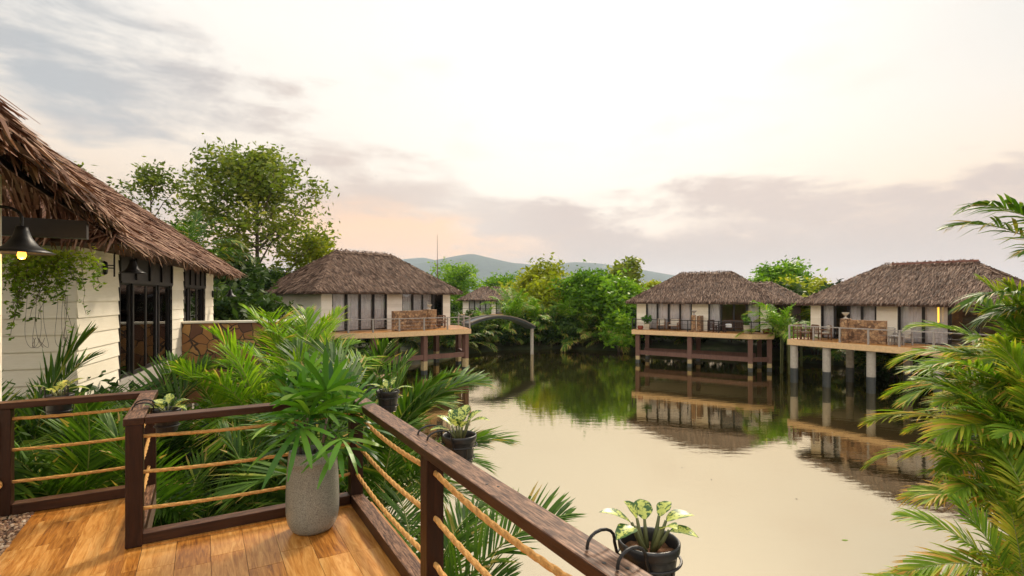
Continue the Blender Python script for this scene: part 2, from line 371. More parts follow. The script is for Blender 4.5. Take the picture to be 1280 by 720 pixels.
def mk_stone(name, cols, mort, scale=3.0):
    m, t, b, o = newmat(name); oc = t.node('ShaderNodeTexCoord').outputs['Object']
    dn = t.node('ShaderNodeTexNoise'); dn.inputs['Scale'].default_value = 3.0; t.link(oc, dn.inputs['Vector'])
    mv = t.mix(0.12, oc, dn.outputs['Color'])
    v1 = t.node('ShaderNodeTexVoronoi'); v1.inputs['Scale'].default_value = scale; t.link(mv, v1.inputs['Vector'])
    v2 = t.node('ShaderNodeTexVoronoi', feature='DISTANCE_TO_EDGE'); v2.inputs['Scale'].default_value = scale; t.link(mv, v2.inputs['Vector'])
    sp = t.node('ShaderNodeSeparateColor'); t.link(v1.outputs['Color'], sp.inputs[0])
    n = t.noise(oc, 14.0, 6, 0.65)
    c = t.ramp(t.math('ADD', t.math('MULTIPLY', sp.outputs[0], 0.75), t.math('MULTIPLY', n, 0.25)), cols)
    e = t.smooth(v2.outputs['Distance'], 0.015, 0.05)
    t.link(t.mix(e, mort, c), b.inputs['Base Color']); b.inputs['Roughness'].default_value = 0.7
    bump(t, b, t.math('ADD', e, t.math('MULTIPLY', n, 0.4)), 0.6, 0.02); return m
M['stone'] = mk_stone('flagstone_cladding', [(0.15, (0.13, 0.055, 0.03)), (0.45, (0.27, 0.115, 0.04)), (0.7, (0.40, 0.20, 0.06)), (0.95, (0.48, 0.29, 0.12))], (0.05, 0.03, 0.02), 3.6)
M['stone_far'] = mk_stone('stacked_stone', [(0.15, (0.12, 0.06, 0.03)), (0.5, (0.30, 0.16, 0.075)), (0.95, (0.46, 0.29, 0.15))], (0.07, 0.04, 0.025), 7.0)
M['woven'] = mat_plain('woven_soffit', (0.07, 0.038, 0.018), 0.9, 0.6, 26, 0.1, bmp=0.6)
M['thatch'] = mat_thatch('grey_brown_thatch', (0.026, 0.013, 0.008), (0.142, 0.080, 0.051), (0.38, 0.25, 0.172))
M['thatch_near'] = mat_thatch('red_brown_thatch', (0.030, 0.014, 0.009), (0.215, 0.103, 0.060), (0.52, 0.34, 0.225))
def mk_celadon():
    m, t, b, o = newmat('speckled_grey_glaze'); oc = t.node('ShaderNodeTexCoord').outputs['Object']
    n = t.noise(oc, 170.0, 3, 0.6); n2 = t.noise(oc, 5.0, 4)
    c = t.ramp(n, [(0.36, (0.10, 0.108, 0.092)), (0.5, (0.235, 0.245, 0.21)), (0.68, (0.36, 0.37, 0.32))])
    t.link(t.mix(t.math('MULTIPLY', n2, 0.45), c, (0.12, 0.115, 0.10)), b.inputs['Base Color'])
    b.inputs['Roughness'].default_value = 0.33; bump(t, b, n, 0.15, 0.002); return m
M['celadon'] = mk_celadon()
# leaves
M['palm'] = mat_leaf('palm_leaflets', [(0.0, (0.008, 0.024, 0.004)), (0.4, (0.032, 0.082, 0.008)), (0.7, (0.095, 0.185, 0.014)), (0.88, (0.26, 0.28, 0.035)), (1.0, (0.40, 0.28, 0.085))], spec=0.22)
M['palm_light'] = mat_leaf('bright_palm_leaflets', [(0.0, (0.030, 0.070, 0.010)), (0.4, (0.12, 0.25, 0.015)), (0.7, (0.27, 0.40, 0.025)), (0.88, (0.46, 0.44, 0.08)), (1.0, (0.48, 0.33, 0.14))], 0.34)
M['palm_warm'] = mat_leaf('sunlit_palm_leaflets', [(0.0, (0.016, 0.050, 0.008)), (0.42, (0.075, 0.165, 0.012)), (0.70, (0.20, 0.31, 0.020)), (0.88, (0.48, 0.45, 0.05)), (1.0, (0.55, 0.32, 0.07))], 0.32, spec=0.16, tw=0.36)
M['rhapis'] = mat_leaf('lady_palm_leaf', [(0.0, (0.014, 0.065, 0.006)), (0.5, (0.066, 0.185, 0.010)), (1.0, (0.24, 0.38, 0.06))], 0.22, 0.42, 0.3)
M['tree_a'] = mat_leaf('olive_tree_leaf', [(0.0, (0.040, 0.062, 0.010)), (0.5, (0.135, 0.185, 0.022)), (1.0, (0.30, 0.30, 0.05))], 0.36, spec=0.2, tw=0.4, big=0.35)
M['tree_b'] = mat_leaf('bright_green_leaf', [(0.0, (0.036, 0.095, 0.008)), (0.5, (0.12, 0.255, 0.014)), (1.0, (0.29, 0.43, 0.03))], 0.33, spec=0.2, tw=0.4, big=0.4)
M['tree_c'] = mat_leaf('yellow_green_leaf', [(0.0, (0.10, 0.135, 0.008)), (0.5, (0.28, 0.32, 0.016)), (1.0, (0.47, 0.44, 0.035))], 0.33, spec=0.2, tw=0.4, big=0.4)
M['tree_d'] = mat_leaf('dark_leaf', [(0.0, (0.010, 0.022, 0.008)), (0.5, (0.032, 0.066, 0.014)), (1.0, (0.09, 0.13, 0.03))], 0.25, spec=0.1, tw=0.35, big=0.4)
M['vine'] = mat_leaf('vine_leaf', [(0.0, (0.03, 0.07, 0.006)), (0.5, (0.17, 0.27, 0.018)), (1.0, (0.42, 0.46, 0.05))], 0.35)
def mk_dieff():
    m, t, b, o = newmat('variegated_leaf'); oc = t.node('ShaderNodeTexCoord').outputs['Object']
    ed = t.node('ShaderNodeAttribute', attribute_name='edge').outputs['Fac']
    n = t.noise(oc, 75.0, 4, 0.65); n2 = t.noise(oc, 16.0, 3, 0.6)
    f = t.math('ADD', t.math('MULTIPLY', ed, 0.62), t.math('MULTIPLY', t.math('SUBTRACT', n, 0.5), 3.2))
    f = t.math('ADD', f, t.math('MULTIPLY', t.math('SUBTRACT', n2, 0.5), 1.2))
    c = t.mix(t.smooth(f, 0.14, 0.46), (0.55, 0.60, 0.14), (0.045, 0.115, 0.022))
    t.link(c, b.inputs['Base Color']); b.inputs['Roughness'].default_value = 0.36
    tr = t.node('ShaderNodeBsdfTranslucent'); t.link(c, tr.inputs['Color'])
    mx = t.node('ShaderNodeMixShader'); mx.inputs[0].default_value = 0.25
    t.link(b.outputs[0], mx.inputs[1]); t.link(tr.outputs[0], mx.inputs[2]); t.link(mx.outputs[0], o.inputs[0]); return m
M['dieff'] = mk_dieff()
def mk_water():
    m, t, b, o = newmat('pond_water'); gp = t.node('ShaderNodeNewGeometry').outputs['Position']
    df = t.node('ShaderNodeBsdfDiffuse'); df.inputs[0].default_value = (0.036, 0.032, 0.011, 1)
    gl = t.node('ShaderNodeBsdfGlossy'); gl.inputs['Roughness'].default_value = 0.015; gl.inputs[0].default_value = (0.90, 0.785, 0.58, 1); t.link(t.math('MULTIPLY', t.smooth(t.noise(t.mapping(gp, (0.5, 1.6, 1)), 0.35, 4, 0.6), 0.48, 0.72), 0.07), gl.inputs['Roughness'])
    n = t.noise(t.mapping(gp, (1.0, 2.6, 1)), 1.1, 4, 0.5); n2 = t.noise(t.mapping(gp, (1.0, 1.8, 1)), 6.0, 3, 0.5)
    h = t.math('ADD', n, t.math('MULTIPLY', n2, 0.12))
    bp = t.node('ShaderNodeBump'); bp.inputs['Strength'].default_value = 0.03; bp.inputs['Distance'].default_value = 0.12
    t.link(h, bp.inputs['Height']); t.link(bp.outputs[0], gl.inputs['Normal'])
    lw = t.node('ShaderNodeLayerWeight'); lw.inputs[0].default_value = 0.5
    f = t.math('ADD', 0.63, t.math('MULTIPLY', lw.outputs['Facing'], 0.20))
    mx = t.node('ShaderNodeMixShader'); t.link(f, mx.inputs[0]); t.link(df.outputs[0], mx.inputs[1]); t.link(gl.outputs[0], mx.inputs[2])
    t.link(mx.outputs[0], o.inputs[0]); return m
M['water'] = mk_water()
def mk_ground():
    m, t, b, o = newmat('ground_soil'); gp = t.node('ShaderNodeNewGeometry').outputs['Position']
    n = t.noise(gp, 0.8, 6, 0.6)
    t.link(t.ramp(n, [(0.35, (0.030, 0.028, 0.014)), (0.55, (0.045, 0.062, 0.018)), (0.75, (0.10, 0.085, 0.045))]), b.inputs['Base Color'])
    b.inputs['Roughness'].default_value = 0.95; return m
M['ground'] = mk_ground()
M['hill'] = mat_plain('forested_hill', (0.035, 0.055, 0.025), 0.95, 0.5, 0.02, 0.1, bmp=0)
def mk_pebble():
    m, t, b, o = newmat('river_pebbles')
    t.link(t.ramp(attr(t, 'tint'), [(0, (0.06, 0.035, 0.025)), (0.4, (0.20, 0.10, 0.055)), (0.7, (0.38, 0.24, 0.14)), (1, (0.55, 0.46, 0.36))]), b.inputs['Base Color'])
    b.inputs['Roughness'].default_value = 0.55; return m
M['pebble'] = mk_pebble()
def mk_emit(name, col, st):
    m, t, b, o = newmat(name); b.inputs['Base Color'].default_value = (*col, 1)
    b.inputs['Emission Color'].default_value = (*col, 1); b.inputs['Emission Strength'].default_value = st; return m
M['bulb'] = mk_emit('lit_bulb', (1.0, 0.40, 0.05), 2.6)
M['tube'] = mk_emit('lit_yellow_tube', (1.0, 0.58, 0.06), 0.9)
#@@SETTING
# ================================================================== SETTING
POND = np.array([(1.6, -8), (1.2, 2.0), (0.6, 5.5), (-2.2, 8.0), (-4.2, 13), (-6.0, 20), (-8.2, 28), (-10.5, 35), (-9.5, 41), (-6.5, 46), (-4.5, 51.5), (-1, 55.2),
                 (5, 56.5), (9.5, 55.2), (12.5, 53), (16, 51), (20, 49), (24, 46), (27.5, 42), (29, 36), (28.5, 30), (25, 22), (17, 14.5), (10.5, 10.5), (7.4, 7.2), (6.0, 4.5), (5.6, 1.0), (6, -8)], float)
def sdist(px, py):
    """signed distance to the shore, positive on land"""
    P = np.stack([px, py], -1); d = np.full(px.shape, 1e9); ins = np.zeros(px.shape, bool)
    n = len(POND)
    for i in range(n):
        a, b = POND[i], POND[(i + 1) % n]; ab = b - a
        t = np.clip(((P - a) @ ab) / (ab @ ab), 0, 1); q = a + t[..., None] * ab
        d = np.minimum(d, np.linalg.norm(P - q, axis=-1))
        c = ((a[1] > py) != (b[1] > py)) & (px < (b[0] - a[0]) * (py - a[1]) / (b[1] - a[1] + 1e-12) + a[0])
        ins ^= c
    return np.where(ins, -d, d)
def ground_z(px, py):
    px = np.asarray(px, float); py = np.asarray(py, float); d = sdist(px, py)
    land = 0.10 + 1.15 * (1 - np.exp(-np.maximum(d, 0) / 2.4))
    z = np.where(d > 0, land, np.maximum(-1.2, d * 0.5 - 0.02))
    near = np.exp(-((px + 6) ** 2 + (py - 5) ** 2) / 60.0)       # higher bank under the villas at the left
    return z + np.where(d > 0, near * 1.1 * np.minimum(d / 2.0, 1), 0)
def gz(x, y): return float(ground_z(np.array([x]), np.array([y]))[0])
def build_ground():
    far = [66, 75, 90, 120, 170, 260, 420, 700, 1200, 2200, 4000, 7000, 10500]
    ax = np.array([-f for f in far[::-1]] + list(np.arange(-60, 61, 1.0)) + far)
    ay = ax + 25.0
    X, Y = np.meshgrid(ax, ay); Z = ground_z(X, Y)
    n = len(ax); i, j = np.meshgrid(np.arange(n - 1), np.arange(n - 1)); k = (j * n + i).ravel()
    mb = MB(); mb.add(np.stack([X, Y, Z], -1).reshape(-1, 3), np.stack([k, k + 1, k + n + 1, k + n], 1))
    struct(mb.obj('ground', M['ground'], smooth=True))
    mb = MB(); mb.add([(-62, -20, 0), (62, -20, 0), (62, 75, 0), (-62, 75, 0)], np.array([[0, 1, 2, 3]]))
    struct(mb.obj('pond_water', M['water']))
build_ground()
def build_hills():
    prof = [(-400, 352), (-100, 345), (200, 345), (380, 340), (480, 334), (520, 331), (548, 325), (570, 320), (590, 317.5), (612, 322), (640, 328), (665, 331), (692, 331), (715, 328), (742, 329),
            (780, 334), (830, 343), (880, 352), (940, 358), (1020, 361), (1200, 360), (1500, 356), (1900, 352)]
    for nm, D, du, dv, seed in (('mountains', 6200.0, 0, 0, 1), ('far_mountains', 7300.0, -62, 4.0, 5)):
        us = np.linspace(-400, 1900, 330); pv = np.interp(us - du, [p[0] for p in prof], [p[1] for p in prof]) + dv
        rng = np.random.RandomState(seed)
        wob = np.convolve(rng.randn(330 + 24), np.hanning(9) / np.hanning(9).sum(), 'same')[12:-12] * 0.8
        h = (CV - pv + wob) / FPX * D + EYE
        rows = []; K = 15
        for k in range(K):
            f = k / (K - 1); s = math.sin(f * math.pi) ** 1.25 if f < 1 else 0
            y = D - 1200 + 2400 * f; jig = np.convolve(rng.randn(330 + 24), np.hanning(13) / np.hanning(13).sum(), 'same')[12:-12]
            hh = h * (s if k != K // 2 else 1.0); hh = hh * (1 + 0.16 * jig * (1 - s)) - (6 if s == 0 else 0)
            rows.append(np.stack([(us - CU) / FPX * D, np.full(330, y), np.maximum(hh, -0.5)], 1))
        V = np.concatenate(rows); mb = MB(); i, j = np.meshgrid(np.arange(329), np.arange(K - 1)); q = (j * 330 + i).ravel()
        mb.add(V, np.stack([q, q + 1, q + 331, q + 330], 1)); struct(mb.obj(nm, M['hill'], smooth=True))
build_hills()
def build_haze():
    m = bpy.data.materials.new('haze_air'); m.use_nodes = True; m.node_tree.nodes.clear(); t = NT(m.node_tree)
    o = t.node('ShaderNodeOutputMaterial'); v = t.node('ShaderNodeVolumePrincipled')
    v.inputs['Color'].default_value = (0.70, 0.83, 1.0, 1); v.inputs['Density'].default_value = 0.000095; v.inputs['Anisotropy'].default_value = 0.2
    t.link(v.outputs[0], o.inputs['Volume'])
    mb = MB(); mb.bx((-19500, -11000, -3.0), (19500, 11000, 560)); ob = mb.obj('haze', m); struct(ob, 'stuff')
build_haze()

# ================================================================== DECK (local frame: X along the far rail, Y along the right rail, away from the camera)
DZ = 3.9; DROT = R(30.3)
def dk(X, Y, z=0.0):
    c, s = math.cos(DROT), math.sin(DROT); return np.array([c * X - s * Y, s * X + c * Y, z])
def build_deck():
    rng = np.random.RandomState(3); mb = MB()
    def area(x0, x1, y0, y1, pw, pl, seed):
        r = np.random.RandomState(seed); x = x0; c = 0
        while x < x1 - 1e-4:
            xe = min(x + pw, x1); y = y0 - r.rand() * pl
            while y < y1:
                ye = y + pl * (0.85 + 0.3 * r.rand()) if pw < 0.1 else y + pl
                a, b = max(y, y0), min(ye, y1)
                if b - a > 0.01: g_ = 0.0014 if pw > 0.1 else 0.0005; mb.bx((x + g_, a + g_, -0.02), (xe - g_, b - g_, r.rand() * 0.0006), r.rand(), 0)
                y = ye
            x = xe
    area(-1.15, -0.36, 1.9, 5.607, 0.079, 0.46, 4)
    area(-0.358, 1.165, -3.2, 4.36, 0.20, 0.60, 9)
    area(-3.2, -0.36, -3.2, 1.9, 0.079, 0.46, 5)
    mb.bx((-3.2, -3.2, -0.16), (1.165, 4.36, -0.006), 0.5, 1); mb.bx((-1.15, 4.36, -0.16), (-0.36, 5.607, -0.006), 0.5, 1)
    o = mb.obj('deck_floor', [M['plank'], M['tile_edge']]); o.location = (0, 0, DZ); o.rotation_euler = (0, 0, DROT); struct(o)
    # tile edging along the rails
    mb = MB()
    mb.bx((-0.36, 4.345, -0.15), (1.185, 4.372, 0.012), 0.4); mb.bx((1.165, -3.2, -0.15), (1.20, 4.345, 0.010), 0.4)
    o = mb.obj('deck_edging', M['plank']); o.location = (0, 0, DZ); o.rotation_euler = (0, 0, DROT); struct(o)
    # gravel bed
    mb = MB(); mb.bx((-3.4, 1.9, -0.16), (-1.152, 5.607, -0.02), 0.1, 0)
    N = 5200; px = -1.155 - rng.rand(N) ** 1.5 * 1.5; py = 3.0 + rng.rand(N) * 2.6
    for i in range(N):
        s = 0.009 + rng.rand() * 0.013; a = rng.rand() * 6.28
        ca, sa = math.cos(a), math.sin(a); e = np.array([(1, 0, 0), (0.2, 0.8, 0.1), (-0.9, 0.3, 0), (-0.5, -0.8, 0.05), (0.5, -0.75, 0)]) * s
        e = e @ np.array([[ca, sa, 0], [-sa, ca, 0], [0, 0, 1]]); c = np.array([px[i], py[i], -0.018 + rng.rand() * 0.012])
        v = np.concatenate([e + c, e * 0.55 + c + (0, 0, s * 0.75)]); k = np.arange(5); kn = (k + 1) % 5
        mb.add(v, [np.stack([k, kn, 5 + kn, 5 + k], 1), 5 + np.arange(5)], rng.rand())
    o = mb.obj('gravel', M['pebble']); o.location = (0, 0, DZ); o.rotation_euler = (0, 0, DROT); struct(o, 'stuff')
build_deck()

def build_railing():
    t = empty('rope_railing', 'dark reddish wood railing with three rows of rope round the corner of the plank deck', 'railing', (0, 0, DZ), DROT)
    RT, TH = 0.88, 0.05
    def rail(a, b, ax):
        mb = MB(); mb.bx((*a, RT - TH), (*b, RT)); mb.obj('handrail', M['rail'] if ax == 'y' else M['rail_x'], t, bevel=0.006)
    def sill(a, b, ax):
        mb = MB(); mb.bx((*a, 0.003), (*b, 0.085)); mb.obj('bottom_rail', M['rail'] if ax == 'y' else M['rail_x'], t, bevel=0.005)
    def post(x, y, w=0.1):
        mb = MB(); mb.bx((x - w / 2, y - w / 2, 0.002), (x + w / 2, y + w / 2, RT - TH)); return mb.obj('post', M['post'], t, bevel=0.005)
    # X across, Y away: handrails
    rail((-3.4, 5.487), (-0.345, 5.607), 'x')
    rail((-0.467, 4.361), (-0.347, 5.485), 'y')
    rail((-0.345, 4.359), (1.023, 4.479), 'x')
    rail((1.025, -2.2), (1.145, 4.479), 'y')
    for x, y in ((-1.341, 5.547), (-2.9, 5.547), (-0.407, 5.540), (-0.405, 4.419), (1.085, 4.419), (1.085, 2.729), (1.085, 1.23), (1.085, -0.4), (1.085, -1.8)): post(x, y)
    sill((-1.288, 5.497), (-0.46, 5.597), 'x'); sill((-2.84, 5.497), (-1.394, 5.597), 'x')
    sill((-0.457, 4.472), (-0.357, 5.487), 'y')
    sill((-0.457, 4.373), (1.032, 4.468), 'x')
    for a, b in ((2.782, 4.366), (1.283, 2.676), (-0.347, 1.177), (-1.747, -0.453)): sill((1.035, a), (1.135, b), 'y')
    for bx_, by_ in ((1.065, 2.76), (1.105, 2.70), (1.065, 1.26), (1.105, 1.20), (1.07, 2.05), (1.10, 2.00)):
        mb = MB(); mb.lathe([(0.0065, 0.0), (0.0065, 0.0015), (0.001, 0.002)], (bx_, by_, RT), 10); mb.obj('screw_head', M['black'], t)
    def rope(p, q, z, sag, r=0.0125, name='rope'):
        k = np.linspace(0, 1, 13); P = np.array(p)[None] * (1 - k[:, None]) + np.array(q)[None] * k[:, None]
        P = np.concatenate([P, (z - sag * 4 * k * (1 - k))[:, None]], 1); mb = MB(); mb.rope(P, r); return mb.obj(name, M['rope'], t)
    for i, z in enumerate((0.745, 0.50, 0.25)):
        rope((-1.293, 5.547), (-0.455, 5.547), z, 0.008)
        rope((-2.85, 5.547), (-1.389, 5.547), z, 0.02)
        rope((-0.405, 4.467), (-0.405, 5.492), z - 0.01, 0.045)
        rope((-0.357, 4.405), (1.037, 4.405), z, 0.022)
        for a, b in ((2.777, 4.371), (1.278, 2.681), (-0.352, 1.182), (-1.752, -0.448)): rope((1.085, a), (1.085, b), z, 0.035, 0.0145)
    # rope ends on the left post: a vertical loop and a knot, each on the post's near face
    yk = 5.547 - 0.05
    mb = MB(); mb.rope([(-1.37, yk + 0.01, 0.745), (-1.37, yk - 0.014, 0.735), (-1.368, yk - 0.022, 0.66), (-1.37, yk - 0.02, 0.56), (-1.37, yk - 0.012, 0.51), (-1.37, yk + 0.01, 0.50)], 0.014); mb.obj('rope', M['rope'], t)
    mb = MB(); a = np.linspace(0, 4 * math.pi, 60)
    mb.rope(np.stack([-1.37 + 0.024 * np.cos(a), yk - 0.022 + 0.014 * np.sin(1.5 * a), 0.255 + 0.026 * np.sin(a)], 1), 0.013); mb.rope([(-1.372, yk - 0.02, 0.25), (-1.385, yk - 0.026, 0.2), (-1.38, yk - 0.025, 0.175)], 0.011); mb.obj('knot', M['rope'], t)
build_railing()

# ================================================================== THATCH AND HOUSES
def thatch_face(mb, p0, p1, p2, p3, row, wid, length, lift, seed, seg=2, dens=1.0, tilt=0.2, tlo=0.15, thi=0.85, end_over=0.0):
    """p0,p1 eave; p2 above p1, p3 above p0 - overlapping leaf strips in rows"""
    r = np.random.RandomState(seed); p0, p1, p2, p3 = [np.array(p, float) for p in (p0, p1, p2, p3)]
    e = p1 - p0; e /= np.linalg.norm(e); n = np.cross(e, p3 - p0); n /= np.linalg.norm(n)
    if n[2] < 0: n = -n
    dn = np.cross(e, n); dn = dn if dn[2] < 0 else -dn
    H = abs((p3 - p0) @ dn); rows = max(2, int(H / row))
    P0 = []; A = []
    for k in range(rows + 1):
        f = k / rows; a = p0 + (p3 - p0) * f; b = p1 + (p2 - p1) * f; L = np.linalg.norm(b - a)
        m = max(1, int(L / wid * dens)); u = (np.arange(m) + r.rand(m)) / m; u = u * (1 + 2 * end_over / max(L, .1)) - end_over / max(L, .1)
        P0.append(a[None] + (b - a)[None] * u[:, None]); A.append(np.full(m, f))
    P = np.concatenate(P0); N = len(P); A = np.concatenate(A)
    ln = length * (0.6 + 0.8 * r.rand(N)); wd = wid * (0.45 + 0.8 * r.rand(N)); lf = lift * (0.2 + 1.3 * r.rand(N) ** 1.5)
    sw = (r.rand(N) - 0.5) * 2 * tilt
    d = dn[None] + e[None] * sw[:, None]; d /= np.linalg.norm(d, axis=1, keepdims=True)
    P = P - dn[None] * (length * 0.55) + n[None] * (0.004 + 0.03 * r.rand(N))[:, None] + dn[None] * ((r.rand(N) - 0.5) * row * 1.3)[:, None]
    k = np.linspace(0, 1, seg + 1)[None, :, None]
    curl = (r.rand(N) - 0.35) * 0.16 * ln
    Q = P[:, None, :] + d[:, None, :] * (ln[:, None, None] * k) + n[None, None] * (lf[:, None, None] * k * (1.15 - 0.5 * k)) - np.array([0, 0, 1.0])[None, None] * (curl[:, None, None] * k ** 3)
    tw = (r.rand(N) - 0.5) * 1.3
    ax = e[None] * np.cos(tw)[:, None] + n[None] * np.sin(tw)[:, None]
    prof = (1 - 0.72 * np.linspace(0, 1, seg + 1) ** 2.2)[None, :, None]
    Wv = ax[:, None, :] * (wd[:, None, None] / 2) * prof
    mb.strips(Q, None, Wv, tlo + (thi - tlo) * r.rand(N) ** 1.2)
def fringe(mb, p0, p1, outd, wid, length, seed, seg=2, dens=1.6, spread=0.5, tlo=0.2, thi=0.95):
    r = np.random.RandomState(seed); p0 = np.array(p0, float); p1 = np.array(p1, float); L = np.linalg.norm(p1 - p0); e = (p1 - p0) / L
    N = int(L / wid * dens); u = r.rand(N); P = p0[None] + (p1 - p0)[None] * u[:, None]
    outd = np.array(outd, float)
    P = P - outd[None] * (r.rand(N) * 0.22)[:, None] + np.array([0, 0, 1.0])[None] * (r.rand(N) * 0.10)[:, None]
    ln = length * (0.35 + 0.85 * r.rand(N) ** 1.4)
    d = outd[None] * (spread * r.rand(N))[:, None] + e[None] * ((r.rand(N) - 0.5) * 0.7)[:, None] - np.array([0, 0, 1.0]); d /= np.linalg.norm(d, axis=1, keepdims=True)
    k = np.linspace(0, 1, seg + 1)[None, :, None]
    Q = P[:, None, :] + d[:, None, :] * (ln[:, None, None] * k) + outd[None, None] * (((r.rand(N) - .4) * 0.1)[:, None, None] * k ** 2)
    tw = (r.rand(N) - 0.5) * 2.0
    ax = e[None] * np.cos(tw)[:, None] + outd[None] * np.sin(tw)[:, None]
    wd = wid * (0.5 + 0.8 * r.rand(N)); prof = (1 - 0.8 * np.linspace(0, 1, seg + 1) ** 2)[None, :, None]
    mb.strips(Q, None, ax[:, None, :] * (wd[:, None, None] / 2) * prof, tlo + (thi - tlo) * r.rand(N))
def hip_roof(parent, x0, x1, y0, y1, ze, zr, ins, mat, row, wid, length, lift, seed, seg=1, thick=0.2, frg=0.3, dens=1.3, faces='flbr'):
    ym = (y0 + y1) / 2
    A, B_, Cc, D = (x0, y0, ze), (x1, y0, ze), (x1, y1, ze), (x0, y1, ze); r1, r2 = (x0 + ins, ym, zr), (x1 - ins, ym, zr)
    mb = MB(); dn = np.array([0, 0, -0.05])
    core = np.array([A, B_, Cc, D, r1, r2]) + dn; low = np.array([A, B_, Cc, D]) - np.array([0, 0, thick])
    V = np.concatenate([core, low])
    mb.add(V, [np.array([[0, 1, 5, 4], [2, 3, 4, 5], [0, 6, 7, 1], [1, 7, 8, 2], [2, 8, 9, 3], [3, 9, 6, 0], [6, 9, 8, 7]]), np.array([[1, 2, 5], [3, 0, 4]])], 0.12)
    q = dict(row=row, wid=wid, length=length, lift=lift, seg=seg, dens=dens)
    if 'f' in faces: thatch_face(mb, A, B_, r2, r1, seed=seed, **q)
    if 'b' in faces: thatch_face(mb, Cc, D, r1, r2, seed=seed + 1, **dict(q, dens=0.5))
    if 'l' in faces: thatch_face(mb, D, A, r1, r1, seed=seed + 2, **q)
    if 'r' in faces: thatch_face(mb, B_, Cc, r2, r2, seed=seed + 3, **q)
    for i, (p, s, o) in enumerate((((x0, y0), (x1, y0), (0, -1, 0)), ((x1, y0), (x1, y1), (1, 0, 0)), ((x1, y1), (x0, y1), (0, 1, 0)), ((x0, y1), (x0, y0), (-1, 0, 0)))):
        fringe(mb, (*p, ze + 0.02), (*s, ze + 0.02), o, wid, frg, seed + 10 + i, seg)
    # caps along the ridge and the hips
    rr = np.random.RandomState(seed + 20)
    def cap(p, q2, w_, ts):
        p = np.array(p, float); q2 = np.array(q2, float); L = np.linalg.norm(q2 - p); N = int(L / wid * 2.2); u = rr.rand(N)
        d = (q2 - p) / L; side = np.cross(d, (0, 0, 1)); side /= np.linalg.norm(side); sg = np.where(rr.rand(N) < .5, -1, 1)
        a = p[None] + (q2 - p)[None] * u[:, None] + np.array([0, 0, 0.03]) * (0.6 + rr.rand(N)[:, None])
        en = a + side[None] * (sg * w_ * (0.5 + rr.rand(N)))[:, None] + d[None] * ((rr.rand(N) - .5) * w_ * 1.1)[:, None] - np.array([0, 0, 1.0])[None] * (ts * w_ * (0.55 + 0.4 * rr.rand(N)))[:, None]
        Q = np.stack([a, en], 1); Wv = np.repeat((d * wid * 0.6)[None, None], N, 0) * np.array([1, 0.5])[None, :, None]
        mb.strips(Q, None, Wv, 0.2 + 0.7 * rr.rand(N))
    cap(r1, r2, 0.32, (zr - ze) / (ym - y0)); 
    for p, q2 in ((A, r1), (B_, r2), (Cc, r2), (D, r1)): cap(p, q2, 0.24, 0.45)
    return mb.obj('roof', mat, parent)
def siding(mb, p, q, z0, z1, h=0.27, t=0.05, out=None, rng=None, lap=0.021):
    """stack of lapped boards between plan points p and q; out = outward normal"""
    p = np.array(p, float); q = np.array(q, float); o = np.array(out, float); L = np.linalg.norm(q - p)
    if L < 0.02: return
    z = z0; r = rng or np.random
    while z < z1 - 0.02:
        ze = min(z + h, z1)
        V = []
        for pt in (p, q):
            for off, zz in ((0.0, z), (lap + 0.008, z), (0.008, ze), (0.0, ze)): V.append((pt[0] + o[0] * off, pt[1] + o[1] * off, zz))
        mb.add(V, [np.array([[1, 5, 6, 2], [0, 4, 5, 1], [3, 2, 6, 7], [0, 1, 2, 3], [7, 6, 5, 4]])], r.rand())
        z = ze
def curtain_mesh(x0, x1, y, z0, z1, seed, amp=0.05):
    r = np.random.RandomState(seed); n = max(24, int((x1 - x0) / 0.014)); x = np.linspace(x0, x1, n)
    ph = np.cumsum(0.25 + 0.22 * r.rand(n)); a = amp * (0.6 + 0.5 * np.sin(ph * 0.37 + r.rand() * 6))
    y0 = y + a * np.sin(ph)
    V = np.concatenate([np.stack([x, y + (y0 - y) * 0.6, np.full(n, z1)], 1), np.stack([x, y0, np.full(n, z0)], 1)])
    k = np.arange(n - 1); mb = MB(); mb.add(V, np.stack([k, k + 1, n + k + 1, n + k], 1)); return mb
def doors(house, x0, x1, zt, panels, seed, kinds, y=0.0):
    """sliding glass panels; kinds: c curtain behind, o open/dark, l: lit room"""
    wp = (x1 - x0) / panels
    for i in range(panels):
        a, b = x0 + i * wp, x0 + (i + 1) * wp; yy = y + (0.03 if i % 2 else 0.075)
        mb = MB(); f = 0.085
        mb.bx((a, yy, 0.02), (a + f, yy + 0.04, zt)); mb.bx((b - f, yy, 0.02), (b, yy + 0.04, zt))
        mb.bx((a + f, yy + 0.001, 0.02), (b - f, yy + 0.039, 0.09)); mb.bx((a + f, yy + 0.001, zt - 0.07), (b - f, yy + 0.039, zt))
        d = mb.obj('sliding_door', M['frame'], house)
        g = MB(); g.bx((a + f, yy + 0.016, 0.09), (b - f, yy + 0.022, zt - 0.07)); g.obj('glass_pane', M['glass'], d)
        if kinds[i] == 'c': curtain_mesh(a + 0.04, b - 0.04, yy + 0.14, 0.03, zt - 0.03, seed + i).obj('curtain', M['curtain'], d, smooth=True)
